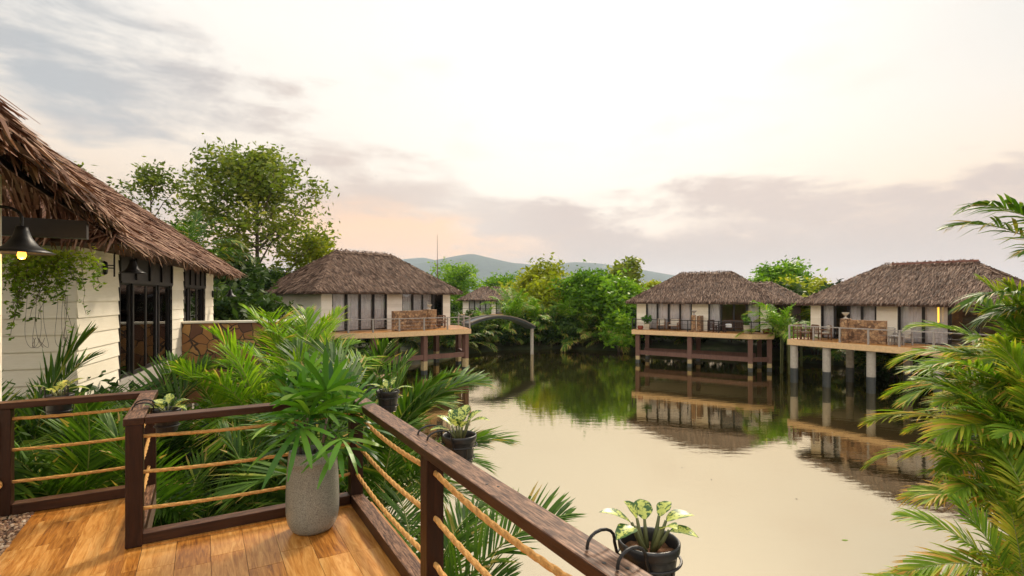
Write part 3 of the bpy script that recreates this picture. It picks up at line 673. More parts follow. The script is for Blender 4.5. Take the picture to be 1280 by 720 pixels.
def stilt_house(name, label, x, y, th, L, Wd, ov, zf, ze, zr, ins, groups, deck, sid, seed, row=0.17, wid=0.065, length=0.42, lift=0.065, seg=1, roofmat='thatch', group=None, facet='flbr', head=None, frg=0.3, thick=0.2):
    """local frame: +x along the front, +y into the house, origin at the front left corner at floor level"""
    t = empty(name, label, 'house', (x, y, zf), th, group); rng = np.random.RandomState(seed)
    zt = ze - zf + 0.12; he = ze - zf; hr = zr - zf
    mb = MB(); xs = 0.0
    for (a, b, n, kd) in groups:
        siding(mb, (xs, 0), (a, 0), 0.0, he + 0.3, out=(0, -1), rng=rng); xs = b
    siding(mb, (xs, 0), (L, 0), 0.0, he + 0.3, out=(0, -1), rng=rng)
    siding(mb, (0, Wd), (0, 0), 0.0, he + 0.3, out=(-1, 0), rng=rng); siding(mb, (L, 0), (L, Wd), 0.0, he + 0.3, out=(1, 0), rng=rng)
    siding(mb, (L, Wd), (0, Wd), 0.0, he + 0.3, out=(0, 1), rng=rng)
    for px, py in ((0, 0), (L, 0), (L, Wd), (0, Wd)): mb.bx((px - 0.012, py - 0.012, 0.0), (px + 0.012, py + 0.012, he + 0.3))
    mb.obj('wall', sid, t)
    mb = MB(); mb.bx((0.02, 2.8, 0.03), (L - 0.02, 2.9, he + 0.25)); mb.bx((0.03, 0.02, he + 0.26), (L - 0.03, Wd - 0.03, he + 0.31)); mb.obj('room', M['inner'], t)
    for gi, (a, b, n, kd) in enumerate(groups):
        mb = MB(); top = zt if head is None else head
        mb.bx((a, -0.02, top), (b, 0.09, he + 0.3)); mb.bx((a - 0.03, -0.035, 0), (a, 0.1, he + 0.3)); mb.bx((b, -0.035, 0), (b + 0.03, 0.1, he + 0.3)); mb.obj('door_frame', M['frame'], t, bevel=0)
        doors(t, a, b, top, n, seed + 31 * gi, kd)
    mb = MB(); mb.prism([(0.0, 0.0), (L, 0.0), (L, Wd), (0.0, Wd)], -0.32, -0.004); mb.obj('floor_slab', M['concrete'], t)
    hip_roof(t, -ov, L + ov, -ov, Wd + ov, he + 0.16, hr, ins, M[roofmat], row, wid, length, lift, seed, seg, thick, frg, faces=facet)
    if deck: 
        mb = MB(); mb.prism(deck, -0.36, -0.002, 0.5); cx_ = np.mean([p[0] for p in deck]); cy_ = np.mean([p[1] for p in deck]); mb.prism([(cx_ + (p[0] - cx_) * 0.992, cy_ + (p[1] - cy_) * 0.985) for p in deck], -0.385, -0.362, 0.5, 2); mb.prism([(p[0] * 0.999 + 0.004, p[1] * 0.98) for p in deck], -0.001, 0.012, 0.4, 1); mb.obj('terrace', [M['fascia'], M['plank'], M['tile_edge']], t)
    return t
def terrace_rail(house, pts, skip, matr, wires=3, h=0.92, step=1.7, wmat=None, pw=0.09):
    mb = MB(); wb = MB(); posts = []
    for i in range(len(pts) - 1):
        a = np.array(pts[i]); b = np.array(pts[i + 1]); L = np.linalg.norm(b - a); n = max(1, round(L / step))
        mb.bar((*a, h - 0.025), (*b, h - 0.025), 0.085, 0.055)
        for k in range(wires): z = h * (k + 0.75) / (wires + 0.75); wb.tube([(*a, z), (*((a + b) / 2), z - 0.02), (*b, z)], 0.012 if wmat is M['rope'] else 0.008, 5)
        for j in range(n + (1 if i == len(pts) - 2 else 0)): posts.append(a + (b - a) * j / n)
    r = mb.obj('railing', matr, house); wb.obj('rail_wires', wmat or matr, r)
    for p in posts:
        q = MB(); q.bx((p[0] - pw / 2, p[1] - pw / 2, 0.012), (p[0] + pw / 2, p[1] + pw / 2, h + 0.01)); q.obj('post', matr, r)
def stilts(house, pts, zf, mat, w, stain, stain_z, beam=None, rnd=False, low=-0.9):
    for (x, y) in pts:
        mb = MB(); zs = stain_z - zf
        if rnd:
            mb.lathe([(w / 2, zs), (w / 2, -0.36)], (x, y, 0), 18, 0.5, 0); mb.lathe([(w / 2, low - zf), (w / 2, zs)], (x, y, 0), 18, 0.5, 1)
        else:
            mb.bx((x - w / 2, y - w / 2, zs), (x + w / 2, y + w / 2, -0.36), 0.5, 0)
            mb.bx((x - w / 2 + .01, y - w / 2 + .01, 0.30 - zf), (x + w / 2 - .01, y + w / 2 - .01, zs), 0.5, 1)
            mb.bx((x - w / 2 + .012, y - w / 2 + .012, low - zf), (x + w / 2 - .012, y + w / 2 - .012, 0.30 - zf), 0.5, 2)
        mb.obj('stilt', [mat, stain, M['wet']], house, smooth=False)
    if beam:
        for a, b, z in beam:
            mb = MB(); mb.bar((*a, z - zf), (*b, z - zf), 0.24, 0.34); mb.obj('beam', mat, house)
def s_at(x, y, th, u, t):
    """distance along a house front where photo column u meets the line t metres in front (t<0) of it"""
    a = (math.cos(th), math.sin(th)); b = (-math.sin(th), math.cos(th)); k = (u - CU) / FPX
    ox, oy = x + b[0] * t, y + b[1] * t
    return (k * oy - ox) / (a[0] - k * a[1])
def loc(h, p):
    return np.array(h.matrix_basis.inverted() @ Vector(p))
#@@HOUSES
VG = 'thatched houses on stilts along the pond'
# ---- house at the left of the pond
HA = (-12.77, 35.385, R(50.1))
sA = lambda u, t=0.0: s_at(*HA, u, t)
deckA = [(-0.4, 0.3), (-0.4, -0.7), (2.33, -2.6), (9.66, -4.55), (12.3, -0.6), (12.3, 0.3)]
houseA = stilt_house('stilt_house', 'thatched stilt house left of the arched footbridge, with grey railing and brown stone screen', *HA, 11.77, 7.24, 0.77, 3.18, 5.82, 9.09, 4.04,
    [(sA(415.5), sA(483), 4, 'cccc'), (sA(503), sA(553), 4, 'cccc')], deckA, M['siding_white'], 100, group=VG)
terrace_rail(houseA, [(-0.3, -0.72), (2.33, -2.5), (9.62, -4.42), (12.2, -0.6)], 0, M['greywood'], wmat=M['greywood'], step=1.9)
stilts(houseA, [(2.5, -2.3), (6.2, -3.2), (9.5, -4.1), (11.6, -1.2), (2.5, 1.2), (7, 1.2), (11.5, 1.4)], 3.18, M['stilt'], 0.36, M['algae'], 0.95,
    [((2.5, -2.3), (9.5, -4.1), 1.25), ((9.5, -4.1), (11.6, -1.2), 1.25), ((2.5, -2.3), (2.5, 1.2), 1.25)])
# ---- house behind the pond, right of centre
HB = (10.835, 45.795, R(-28.1))
sB = lambda u, t=0.0: s_at(*HB, u, t)
deckB = [(-0.1, 0.3), (-0.1, -1.35), (9.24, -2.72), (10.7, -1.9), (10.7, 0.3)]
houseB = stilt_house('stilt_house', 'thatched stilt house across the pond with thin dark railing and two cream planters', *HB, 10.52, 6.4, 0.73, 2.82, 5.04, 7.69, 3.84,
    [(sB(808), sB(864.6), 4, 'cccc'), (sB(885.9), sB(950), 4, 'cooc')], deckB, M['siding'], 200, group=VG)
terrace_rail(houseB, [(-0.05, -0.2), (-0.05, -1.28), (9.22, -2.63), (10.62, -1.85), (10.62, -0.2)], 0, M['black'], wires=2, step=2.3, pw=0.07)
stilts(houseB, [(0.15, -0.2), (0.35, -1.0), (4.7, -1.75), (9.15, -2.4), (10.4, -1.6), (0.3, 2.5), (4.7, 2.5), (9.5, 2.5)], 2.82, M['stilt'], 0.34, M['algae'], 0.62,
    [((0.35, -1.0), (4.7, -1.75), 0.92), ((4.7, -1.75), (9.15, -2.4), 0.92), ((9.15, -2.4), (10.4, -1.6), 0.92), ((0.15, -0.2), (0.35, -1.0), 0.92), ((0.35, 1.2), (9.3, 1.0), 0.92)])
# wing behind its right end
mbw = hip_roof(houseB, 5.6, 13.3, 3.2, 9.2, 2.3, 4.0, 3.0, M['thatch'], 0.19, 0.07, 0.42, 0.10, 260)
mbw.name = 'wing_roof'
mb = MB(); siding(mb, (8.0, 4.0), (12.5, 4.0), 0, 2.5, out=(0, -1)); siding(mb, (12.5, 4.0), (12.5, 8.5), 0, 2.5, out=(1, 0)); mb.obj('wing_wall', M['furn_dark'], houseB)
# ---- house at the right of the pond
HC = (20.284, 35.822, R(-54))
sC = lambda u, t=0.0: s_at(*HC, u, t)
deckC = [(-0.35, 0.3), (-0.35, -2.5), (7.65, -3.2), (11.0, -3.4), (11.0, 0.3)]
houseC = stilt_house('stilt_house', 'thatched stilt house at the right on round concrete pillars, partly behind the big palms', *HC, 10.81, 7.09, 0.67, 2.83, 5.06, 7.73, 3.74,
    [(sC(1027), sC(1095), 4, 'cocc'), (sC(1123), 9.9, 4, 'ccoo')], deckC, M['siding'], 300, group=VG)
terrace_rail(houseC, [(-0.25, -0.2), (-0.25, -2.42), (7.6, -3.1), (10.9, -3.3)], 0, M['greywood'], wires=2, wmat=M['black'], step=1.75)
stilts(houseC, [(-0.05, -2.2), (2.0, -2.35), (4.5, -2.55), (7.75, -2.85), (10.6, -3.0), (2.0, 1.0), (5.2, 1.0), (8.2, 1.0)], 2.83, M['concrete'], 0.46, M['wet'], 0.95, rnd=True)
mb = MB(); rr = np.random.RandomState(5)
mb.bx((3.55, 3.68, 7.73 - 2.83 - 0.02), (10.81 + .67 - 3.74 + .2, 3.42, 7.73 - 2.83 + 0.09)); mb.obj('ridge_cap', mat_plain('faded_red_cap', (0.24, 0.11, 0.085), 0.8, 0.3, 5), houseC)
# ---- far house behind the bridge
HD = (-8.0, 86.0, R(4))
houseD = stilt_house('stilt_house', 'small far thatched house seen between the trees behind the arched footbridge', *HD, 11.0, 7.0, 0.8, 2.8, 5.0, 7.2, 3.9,
    [(1.0, 4.6, 4, 'cccc'), (5.4, 9.6, 4, 'cccc')], [(-0.4, 0.3), (-0.4, -1.5), (11.4, -1.5), (11.4, 0.3)], M['siding_white'], 400, row=0.3, wid=0.14, length=0.6, group=VG)
terrace_rail(houseD, [(-0.3, -1.4), (11.2, -1.4)], 0, M['black'], wires=2, step=2.5)
stilts(houseD, [(0.3, -1.2), (5.5, -1.2), (11, -1.2)], 2.8, M['stilt'], 0.34, M['algae'], 0.8)

# ---- stone screens of the terraces, with their lanterns
def stone_screen(house, name, x0, x1, y0, y1, h, mat, pier=None, label=None):
    mb = MB(); mb.bx((x0, y0, 0.013), (x1, y1, h)); s = mb.obj('stone_screen', mat, house, bevel=0.01)
    if pier:
        q = MB(); q.bx((pier[0], pier[1], 0.013), (pier[2], pier[3], h + 0.06)); q.obj('pier', mat, s, bevel=0.01)
def bowl(house, p, nm, label, mat):
    t = house.matrix_basis @ Vector(p)
    mb = MB(); mb.lathe([(0.02, 0.0), (0.13, 0.005), (0.12, 0.03), (0.05, 0.05), (0.045, 0.16), (0.10, 0.20), (0.19, 0.30), (0.21, 0.36), (0.185, 0.36), (0.15, 0.28), (0.02, 0.22)], n=18)
    o = mb.obj(nm, mat); o.location = t; tag(o, label, 'bowl')
# house A screen
stone_screen(houseA, 's', sA(491, -2.4), sA(533, -2.4), -2.5, -2.25, 1.42, M['stone_far'], (sA(533, -2.4) + 0.01, -2.9, sA(538.5, -2.4) + 0.15, -2.0))
bowl(houseA, (sA(535.5, -2.4) + 0.1, -2.4, 1.49), 'lantern_bowl', 'small pale bowl on the stone pier of the left pond house deck', M['cream_cloth'])
# house B screen stands end on
stone_screen(houseB, 's', sB(871, -1.5), sB(876.4, -1.5), -1.55, -0.25, 1.26, M['stone_far'], (sB(865.2, -1.6), -1.98, sB(870, -1.6), -1.60))
bowl(houseB, (sB(867.6, -1.8), -1.8, 1.33), 'lantern_bowl', 'small grey bowl on the stone pier across the pond', M['greywood'])
stone_screen(houseC, 's', sC(1061.5, -2.0), sC(1108, -2.0), -2.1, -1.85, 1.38, M['stone_far'], (sC(1053, -2.2), -2.55, sC(1061, -2.2), -1.75))
bowl(houseC, (sC(1057, -2.2), -2.2, 1.46), 'lantern_bowl', 'cream bowl on the stone pier of the right pond house', M['cream_cloth'])

# ---- terrace furniture
def chair_mesh(t, wood, cushion, w=0.62, bench=0.0):
    W2 = w / 2 + bench / 2
    for sx in (-1, 1):
        for sy, hh in ((-1, 0.62), (1, 0.92)):
            mb = MB(); mb.bx((sx * W2 - 0.03, sy * 0.28 - 0.03, 0), (sx * W2 + 0.03, sy * 0.28 + 0.03, hh)); mb.obj('leg', wood, t)
        mb = MB(); mb.bx((sx * W2 - 0.045, -0.34, 0.62), (sx * W2 + 0.045, 0.30, 0.66)); mb.obj('armrest', wood, t)
    mb = MB(); mb.bx((-W2 + 0.03, -0.3, 0.34), (W2 - 0.03, 0.28, 0.39)); mb.obj('seat', wood, t)
    mb = MB(); n = max(4, int(2 * W2 / 0.12))
    for i in range(n): x = -W2 + 0.06 + (2 * W2 - 0.12) * i / (n - 1); mb.bx((x - 0.022, 0.265, 0.40), (x + 0.022, 0.295, 0.86))
    mb.bx((-W2 + 0.03, 0.26, 0.86), (W2 - 0.03, 0.30, 0.95)); mb.obj('backrest', wood, t)
    if cushion:
        mb = MB(); mb.bx((-W2 + 0.05, -0.29, 0.39), (W2 - 0.05, 0.22, 0.48)); mb.obj('cushion', cushion, t, bevel=0.03)
        mb = MB(); mb.bx((-W2 + 0.05, 0.17, 0.485), (W2 - 0.05, 0.262, 0.93)); mb.obj('back_cushion', cushion, t, bevel=0.03)
def place(house, s, tt, rz, build, name, label, cat, group=None):
    p = house.matrix_basis @ Vector((s, tt, 0.013)); t = empty(name, label, cat, p, house.rotation_euler[2] + rz, group); build(t); return t
def table_mesh(t, wood, w=0.7, d=0.6, h=0.62):
    mb = MB(); mb.bx((-w / 2, -d / 2, h - 0.05), (w / 2, d / 2, h)); mb.obj('table_top', wood, t)
    for sx in (-1, 1):
        for sy in (-1, 1):
            mb = MB(); mb.bx((sx * (w / 2 - 0.06) - 0.03, sy * (d / 2 - 0.06) - 0.03, 0), (sx * (w / 2 - 0.06) + 0.03, sy * (d / 2 - 0.06) + 0.03, h - 0.05)); mb.obj('leg', wood, t)
g_ch = 'armchairs on the terraces'
place(houseA, sA(543, -1.6), -1.6, 0.2, lambda t: chair_mesh(t, M['furn'], None), 'armchair', 'brown wooden armchair just right of the stone pier on the left pond house', 'chair', g_ch)
place(houseA, sA(553.5, -1.6), -1.6, -0.4, lambda t: chair_mesh(t, M['furn'], None), 'armchair', 'brown wooden armchair nearest the right end of the left pond house deck', 'chair', g_ch)
place(houseA, sA(548, -2.0), -2.1, 0, lambda t: table_mesh(t, M['furn']), 'side_table', 'brown wooden side table between two armchairs on the left pond house deck', 'table')
place(houseB, sB(826.5, -0.7), -0.75, 0.15, lambda t: chair_mesh(t, M['furn'], M['cream_cloth']), 'armchair', 'cream cushioned armchair across the pond, the one next to the small planter', 'chair', g_ch)
place(houseB, sB(842.5, -0.8), -0.85, -0.15, lambda t: chair_mesh(t, M['furn'], M['cream_cloth'], 0.8), 'armchair', 'wide cream cushioned armchair across the pond between planter and stone screen', 'chair', g_ch)
place(houseB, sB(892, -1.3), -1.3, 0.9, lambda t: chair_mesh(t, M['furn_dark'], None), 'armchair', 'dark wooden armchair right of the stone screen across the pond', 'chair', g_ch)
place(houseB, sB(901, -1.4), -1.4, 0, lambda t: table_mesh(t, M['furn_dark'], 0.8, 0.6, 0.55), 'side_table', 'low dark table between armchair and bench across the pond', 'table')
place(houseB, sB(919, -1.2), -1.2, 0.0, lambda t: chair_mesh(t, M['furn_dark'], None, 0.7, 1.0), 'bench', 'long dark slatted bench behind the railing across the pond', 'bench')
mb = MB(); mb.box((0, 0, 0.16), (0.46, 0.12, 0.28)); mb.box((0, -0.03, 0.30), (0.36, 0.1, 0.07)); o = mb.obj('cushion', M['white'], bevel=0.04); o.location = houseB.matrix_basis @ Vector((sB(911, -1.2), -1.3, 0.36)); o.rotation_euler = (0.2, 0, HB[2]); tag(o, 'white cushion on the dark bench across the pond', 'cushion')
place(houseC, sC(1001, -1.9), -1.9, 1.2, lambda t: chair_mesh(t, M['furn'], None), 'armchair', 'brown armchair in the far left corner of the right pond house deck', 'chair', g_ch)
place(houseC, sC(1014, -1.5), -1.5, -0.5, lambda t: chair_mesh(t, M['furn'], None), 'armchair', 'brown armchair beside the corner table, second from the left on the right pond house deck', 'chair', g_ch)
place(houseC, sC(1006, -2.0), -2.0, 0, lambda t: table_mesh(t, M['furn'], 0.8, 0.6, 0.5), 'side_table', 'low brown table in the left corner of the right pond house deck', 'table')
place(houseC, sC(1031, -1.2), -1.2, -0.9, lambda t: chair_mesh(t, M['furn'], M['cream_cloth']), 'armchair', 'armchair with pale cushion left of the bowl-topped pier on the right pond house', 'chair', g_ch)
place(houseC, sC(1112, -1.4), -1.4, 0.5, lambda t: chair_mesh(t, M['greywood'], M['cream_cloth']), 'armchair', 'cream cushioned armchair just right of the stone screen on the right pond house', 'chair', g_ch)
place(houseC, sC(1129, -1.5), -1.5, -0.5, lambda t: chair_mesh(t, M['greywood'], M['cream_cloth']), 'armchair', 'cream cushioned armchair in front of the curtains nearest the big palms', 'chair', g_ch)
place(houseC, sC(1119, -2.1), -2.1, 0, lambda t: table_mesh(t, M['greywood'], 0.6, 0.6, 0.55), 'side_table', 'grey side table between the two cream armchairs on the right pond house', 'table')
mb = MB(); mb.bx((sC(1051), 2.74, 1.2), (sC(1063), 2.79, 1.85)); o = mb.obj('television', M['tv']); o.location = houseC.location; o.rotation_euler = (0, 0, HC[2]); tag(o, 'dark television on the wall inside the right pond house', 'television')
mb = MB(); mb.tube([(0, 0, 0.2), (0, 0, 1.15)], 0.045, 10); mb.tube([(0, 0, 1.15), (0, 0, 1.35)], 0.012, 6, mat=1); mb.tube([(0, 0, 0.15), (0, 0, 0.2)], 0.05, 10, mat=1); o = mb.obj('tube_lamp', [M['tube'], M['black']])
o.location = houseC.matrix_basis @ Vector((sC(1173, -0.35), -0.35, 1.12)); tag(o, 'glowing yellow vertical tube lamp hanging under the eave beside the palms', 'lamp')

# ---- arched footbridge with its end post
def footbridge():
    t = empty('footbridge', 'slender arched concrete footbridge from the left pond house to the tree-covered bank', 'footbridge', (0, 0, 0))
    a_ = at_d(583, 45.5, 3.38); b_ = at_d(663, 51.2, 2.74); k_ = np.linspace(0, 1, 40)[:, None]
    P = a_ * (1 - k_) + b_ * k_; P[:, 2:] += 0.80 * (1 - (2 * k_ - 1) ** 2)
    d = P[-1] - P[0]; side = np.array([d[1], -d[0], 0]); side /= np.linalg.norm(side)
    def beam(off, wd, z0, z1, nm, m):
        mb = MB(); A = P + side * (off - wd / 2); B = P + side * (off + wd / 2); Z = np.array([0, 0, 1.0]); n = len(P)
        V = np.concatenate([A + Z * z0, B + Z * z0, B + Z * z1, A + Z * z1]); k = np.arange(n - 1); F = []
        for a in range(4): b = (a + 1) % 4; F.append(np.stack([a * n + k, a * n + k + 1, b * n + k + 1, b * n + k], 1))
        mb.add(V, F + [np.array([0, n, 2 * n, 3 * n]), np.array([n - 1, 4 * n - 1, 3 * n - 1, 2 * n - 1])]); mb.obj(nm, m, t)
    beam(0, 1.3, -0.24, -0.03, 'bridge_deck', M['wet']); beam(0.62, 0.16, -0.028, 0.06, 'kerb', M['bridge']); beam(-0.62, 0.16, -0.028, 0.06, 'kerb', M['bridge'])
    mb = MB(); b = at_d(665, 51.4); mb.lathe([(0.16, -0.8), (0.16, 2.55), (0.2, 2.57), (0.2, 2.67), (0.1, 2.72)], (b[0], b[1], 0), 12); mb.obj('end_post', M['concrete'], t)
footbridge()
mb = MB(); mb.tube([(0, 0, 0.5), (0, 0, 8.8)], [0.085, 0.06], 6); mb.tube([(0, 0, 8.8), (0, 0, 12.6)], [0.045, 0.02], 5)
for i in range(9): mb.bar((-0.2, 0, 1 + i * 0.85), (0.2, 0, 1 + i * 0.85), 0.03, 0.03)
o = mb.obj('antenna_mast', M['antenna']); p = at_d(546.7, 68); o.location = (p[0], p[1], 1.0); tag(o, 'thin tall antenna mast rising over the trees left of the mountain', 'mast')

# ================================================================== NEAR HOUSE AT THE LEFT
HN = (-7.18, 8.7, R(110))
sN = lambda u, t=0.0: s_at(*HN, u, t)
houseN = stilt_house('villa', 'cream clapboard villa with shaggy thatched roof and tall dark glass doors behind the palms', *HN, 11.8, 7.0, 0.8, 3.9, 6.33, 9.75, 4.1,
    [(sN(148), sN(213), 4, 'cocc'), (sN(229), sN(255), 3, 'cco')], None, M['siding'], 500, row=0.10, wid=0.05, length=0.48, lift=0.11, seg=2, roofmat='thatch_near', head=2.02, facet='fl', frg=0.30, thick=0.06)
for a, b in ((sN(148), sN(213)), (sN(229), sN(255))):      # transom lights over the doors
    mb = MB(); n = 4
    for i in range(n + 1): x = a + (b - a) * i / n; mb.bx((x - 0.03, -0.06, 2.02), (x + 0.03, -0.022, 2.6))
    mb.bx((a, -0.06, 1.98), (b, -0.023, 2.06)); mb.obj('transom', M['frame'], houseN)
mb = MB(); mb.bx((-0.05, -0.10, -0.5), (7.0, 0.0, -0.33)); mb.obj('sill_beam', M['post'], houseN)
for k in range(6):
    mb = MB(); mb.bx((0.1 + k * 2.2, 0.1, -2.5), (0.4 + k * 2.2, 0.4, -0.32)); mb.obj('footing', M['concrete'], houseN)
# flagstone terrace wall projecting from the villa's front
mb = MB(); mb.bx((6.95, -3.4, -1.4), (7.25, -0.03, 0.93)); s_ = mb.obj('terrace_wall', M['stone'], houseN, bevel=0.01)
mb = MB(); mb.bx((6.90, -3.45, 0.931), (7.30, -0.03, 0.985)); mb.obj('coping', M['siding'], s_)
mb = MB(); mb.bx((7.25, -3.4, -1.4), (11.5, -3.1, 0.92)); s_ = mb.obj('terrace_wall', M['stone'], houseN, bevel=0.01)
mb = MB(); mb.bx((7.302, -3.45, 0.921), (11.5, -3.05, 0.975)); mb.obj('coping', M['siding'], s_)
# ---- own villa: wall edge and steep eave at the left border
villa = empty('villa', 'nearest thatched villa cut by the left edge, with steep shaggy eave over a dark soffit', 'house', (0, 0, DZ), DROT)
mb = MB(); rngv = np.random.RandomState(2)
siding(mb, (-1.74, 3.4), (-1.74, 7.0), -0.1, 2.9, out=(1, 0), rng=rngv); siding(mb, (-1.74, 7.0), (-6.0, 7.0), -0.1, 2.9, out=(0, 1), rng=rngv)
siding(mb, (-6.0, 3.4), (-1.74, 3.4), -0.1, 2.9, out=(0, -1), rng=rngv); mb.bx((-1.76, 6.98, -0.1), (-1.715, 7.025, 2.9)); mb.obj('wall', M['siding'], villa)
mb = MB(); e0 = (-1.08, 0.6, 2.80); e1 = (-1.12, 10.6, 2.80); r0 = (-2.9, 0.6, 4.42); r1 = (-2.9, 9.4, 4.42)
V = np.array([e0, e1, r1, r0]); dv = np.array([-0.03, 0, -0.075])
mb.add(np.concatenate([V - (0, 0, .05), V + dv]), [np.array([[0, 1, 2, 3], [7, 6, 5, 4], [0, 4, 5, 1], [1, 5, 6, 2], [2, 6, 7, 3], [3, 7, 4, 0]])], 0.1)
e0u = (-1.24, 0.6, 2.943); e1u = (-1.28, 10.5, 2.943); thatch_face(mb, e0u, e1u, r1, r0, 0.085, 0.040, 0.50, 0.085, 71, 4, 1.5, 0.22, 0.1, 1.0)
pass
fringe(mb, e0, e1, (1, 0, 0), 0.040, 0.22, 75, 4, 2.4, 1.2)
thatch_face(mb, e1, (-5.0, 10.6, 2.74), (-4.0, 9.4, 4.42), r1, 0.1, 0.05, 0.55, 0.12, 77, 2, 1.0)
fringe(mb, e1, (-5.0, 10.6, 2.74), (0, 1, 0), 0.05, 0.4, 78, 3, 1.5)
mb.obj('roof', M['thatch_near'], villa)
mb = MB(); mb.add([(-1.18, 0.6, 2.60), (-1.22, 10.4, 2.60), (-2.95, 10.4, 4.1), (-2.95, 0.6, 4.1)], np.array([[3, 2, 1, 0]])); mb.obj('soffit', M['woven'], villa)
mb = MB(); mb.bx((-6, 8.3, 2.42), (-1.25, 8.44, 2.64)); mb.obj('beam', M['frame'], villa)

# ---- lamps on curved arms
def arm_lamp(label, mount, tip_dir, reach, size, lit, drop=0.0, plate=True):
    t = empty('wall_lamp', label, 'lamp', mount, 0, 'black bell-shaped lamps on curved arms')
    d = np.array(tip_dir, float); d /= np.linalg.norm(d); Z = np.array([0, 0, 1.0])
    if plate:
        mb = MB(); a = np.arange(20) * 2 * math.pi / 20; sd_ = np.array([-d[1], d[0], 0])
        ring = [sd_ * 0.055 * math.cos(x) * size / 0.42 + Z * 0.13 * math.sin(x) * size / 0.42 for x in a]
        V = np.array([q for q in ring] + [q * 0.8 + d * 0.05 for q in ring]); k = np.arange(20); kn = (k + 1) % 20
        mb.add(V, [np.stack([k, kn, 20 + kn, 20 + k], 1), 20 + np.arange(20)]); mb.bar(d * 0.04, d * 0.17, 0.02, 0.02); mb.bar(d * 0.04 + Z * 0.05, d * 0.17 + Z * 0.05, 0.02, 0.02); mb.obj('wall_plate', M['black'], t)
    mb = MB(); r0 = 0.16 if plate else 0.0
    ang = np.linspace(math.pi, 0, 16); cx = r0 + (reach - r0) / 2; rad = (reach - r0) / 2; zb = 0.24
    P = [d * r0 + Z * -0.16] if plate else [d * 0.0 + Z * 0.2]
    P += [d * (cx + rad * math.cos(x)) + Z * (zb + rad * 0.75 * math.sin(x)) for x in ang]; P += [d * reach + Z * 0.16]
    mb.tube(P, 0.014, 8); mb.obj('arm', M['black'], t)
    R_ = size / 2; sh = MB(); c = d * reach
    out = [(0.025, 0.17), (0.045, 0.165), (0.055, 0.12), (0.075, 0.06), (R_ * 0.48, -0.01), (R_ * 0.72, -0.055), (R_, -0.085)]
    sh.lathe(out + [(R_ - 0.004, -0.09)] + [(max(r - 0.008, 0.01), z - 0.008) for r, z in out[::-1][1:]], c, 28); sh.obj('lamp_shade', M['black'], t, smooth=True)
    if lit:
        b = MB(); b.lathe([(0.004, -0.145), (0.026, -0.135), (0.036, -0.105), (0.028, -0.07), (0.014, -0.05)], c, 14); b.obj('bulb', M['bulb'], t, smooth=True)
        L = bpy.data.lights.new('bulb_light', 'POINT'); L.energy = 14; L.color = (1.0, 0.55, 0.18); L.shadow_soft_size = 0.04
        lo = bpy.data.objects.new('bulb_light', L); C.objects.link(lo); lo.parent = t; lo.location = Vector(c + Z * -0.20)
    return t
pl = at_d(27, 5.0); arm_lamp('lit black bell-shaped lamp with glowing bulb under the nearest eave', (pl[0] - 0.26, pl[1] - 0.10, EYE + 0.50), (0.93, 0.36, 0), 0.28, 0.50, True, plate=False)
d_out = np.array([math.sin(HN[2]), -math.cos(HN[2])])
ml = np.array([HN[0], HN[1]]) + np.array([math.cos(HN[2]), math.sin(HN[2])]) * sN(127.5) + d_out * 0.03
arm_lamp('unlit black bell-shaped lamp mounted on the cream clapboard beside the tall glass doors', (ml[0], ml[1], EYE + (CV - 335) / FPX * ml[1]), (d_out[0] * 0.94, d_out[1] * 0.94, 0), 0.45, 0.44, False)
ml = np.array([HN[0], HN[1]]) + np.array([math.cos(HN[2]), math.sin(HN[2])]) * (11.5) + d_out * 0.03
arm_lamp('small dark lamp under the far corner eave of the clapboard villa', (ml[0], ml[1], EYE + 0.1), (d_out[0], d_out[1], 0), 0.60, 0.44, False)
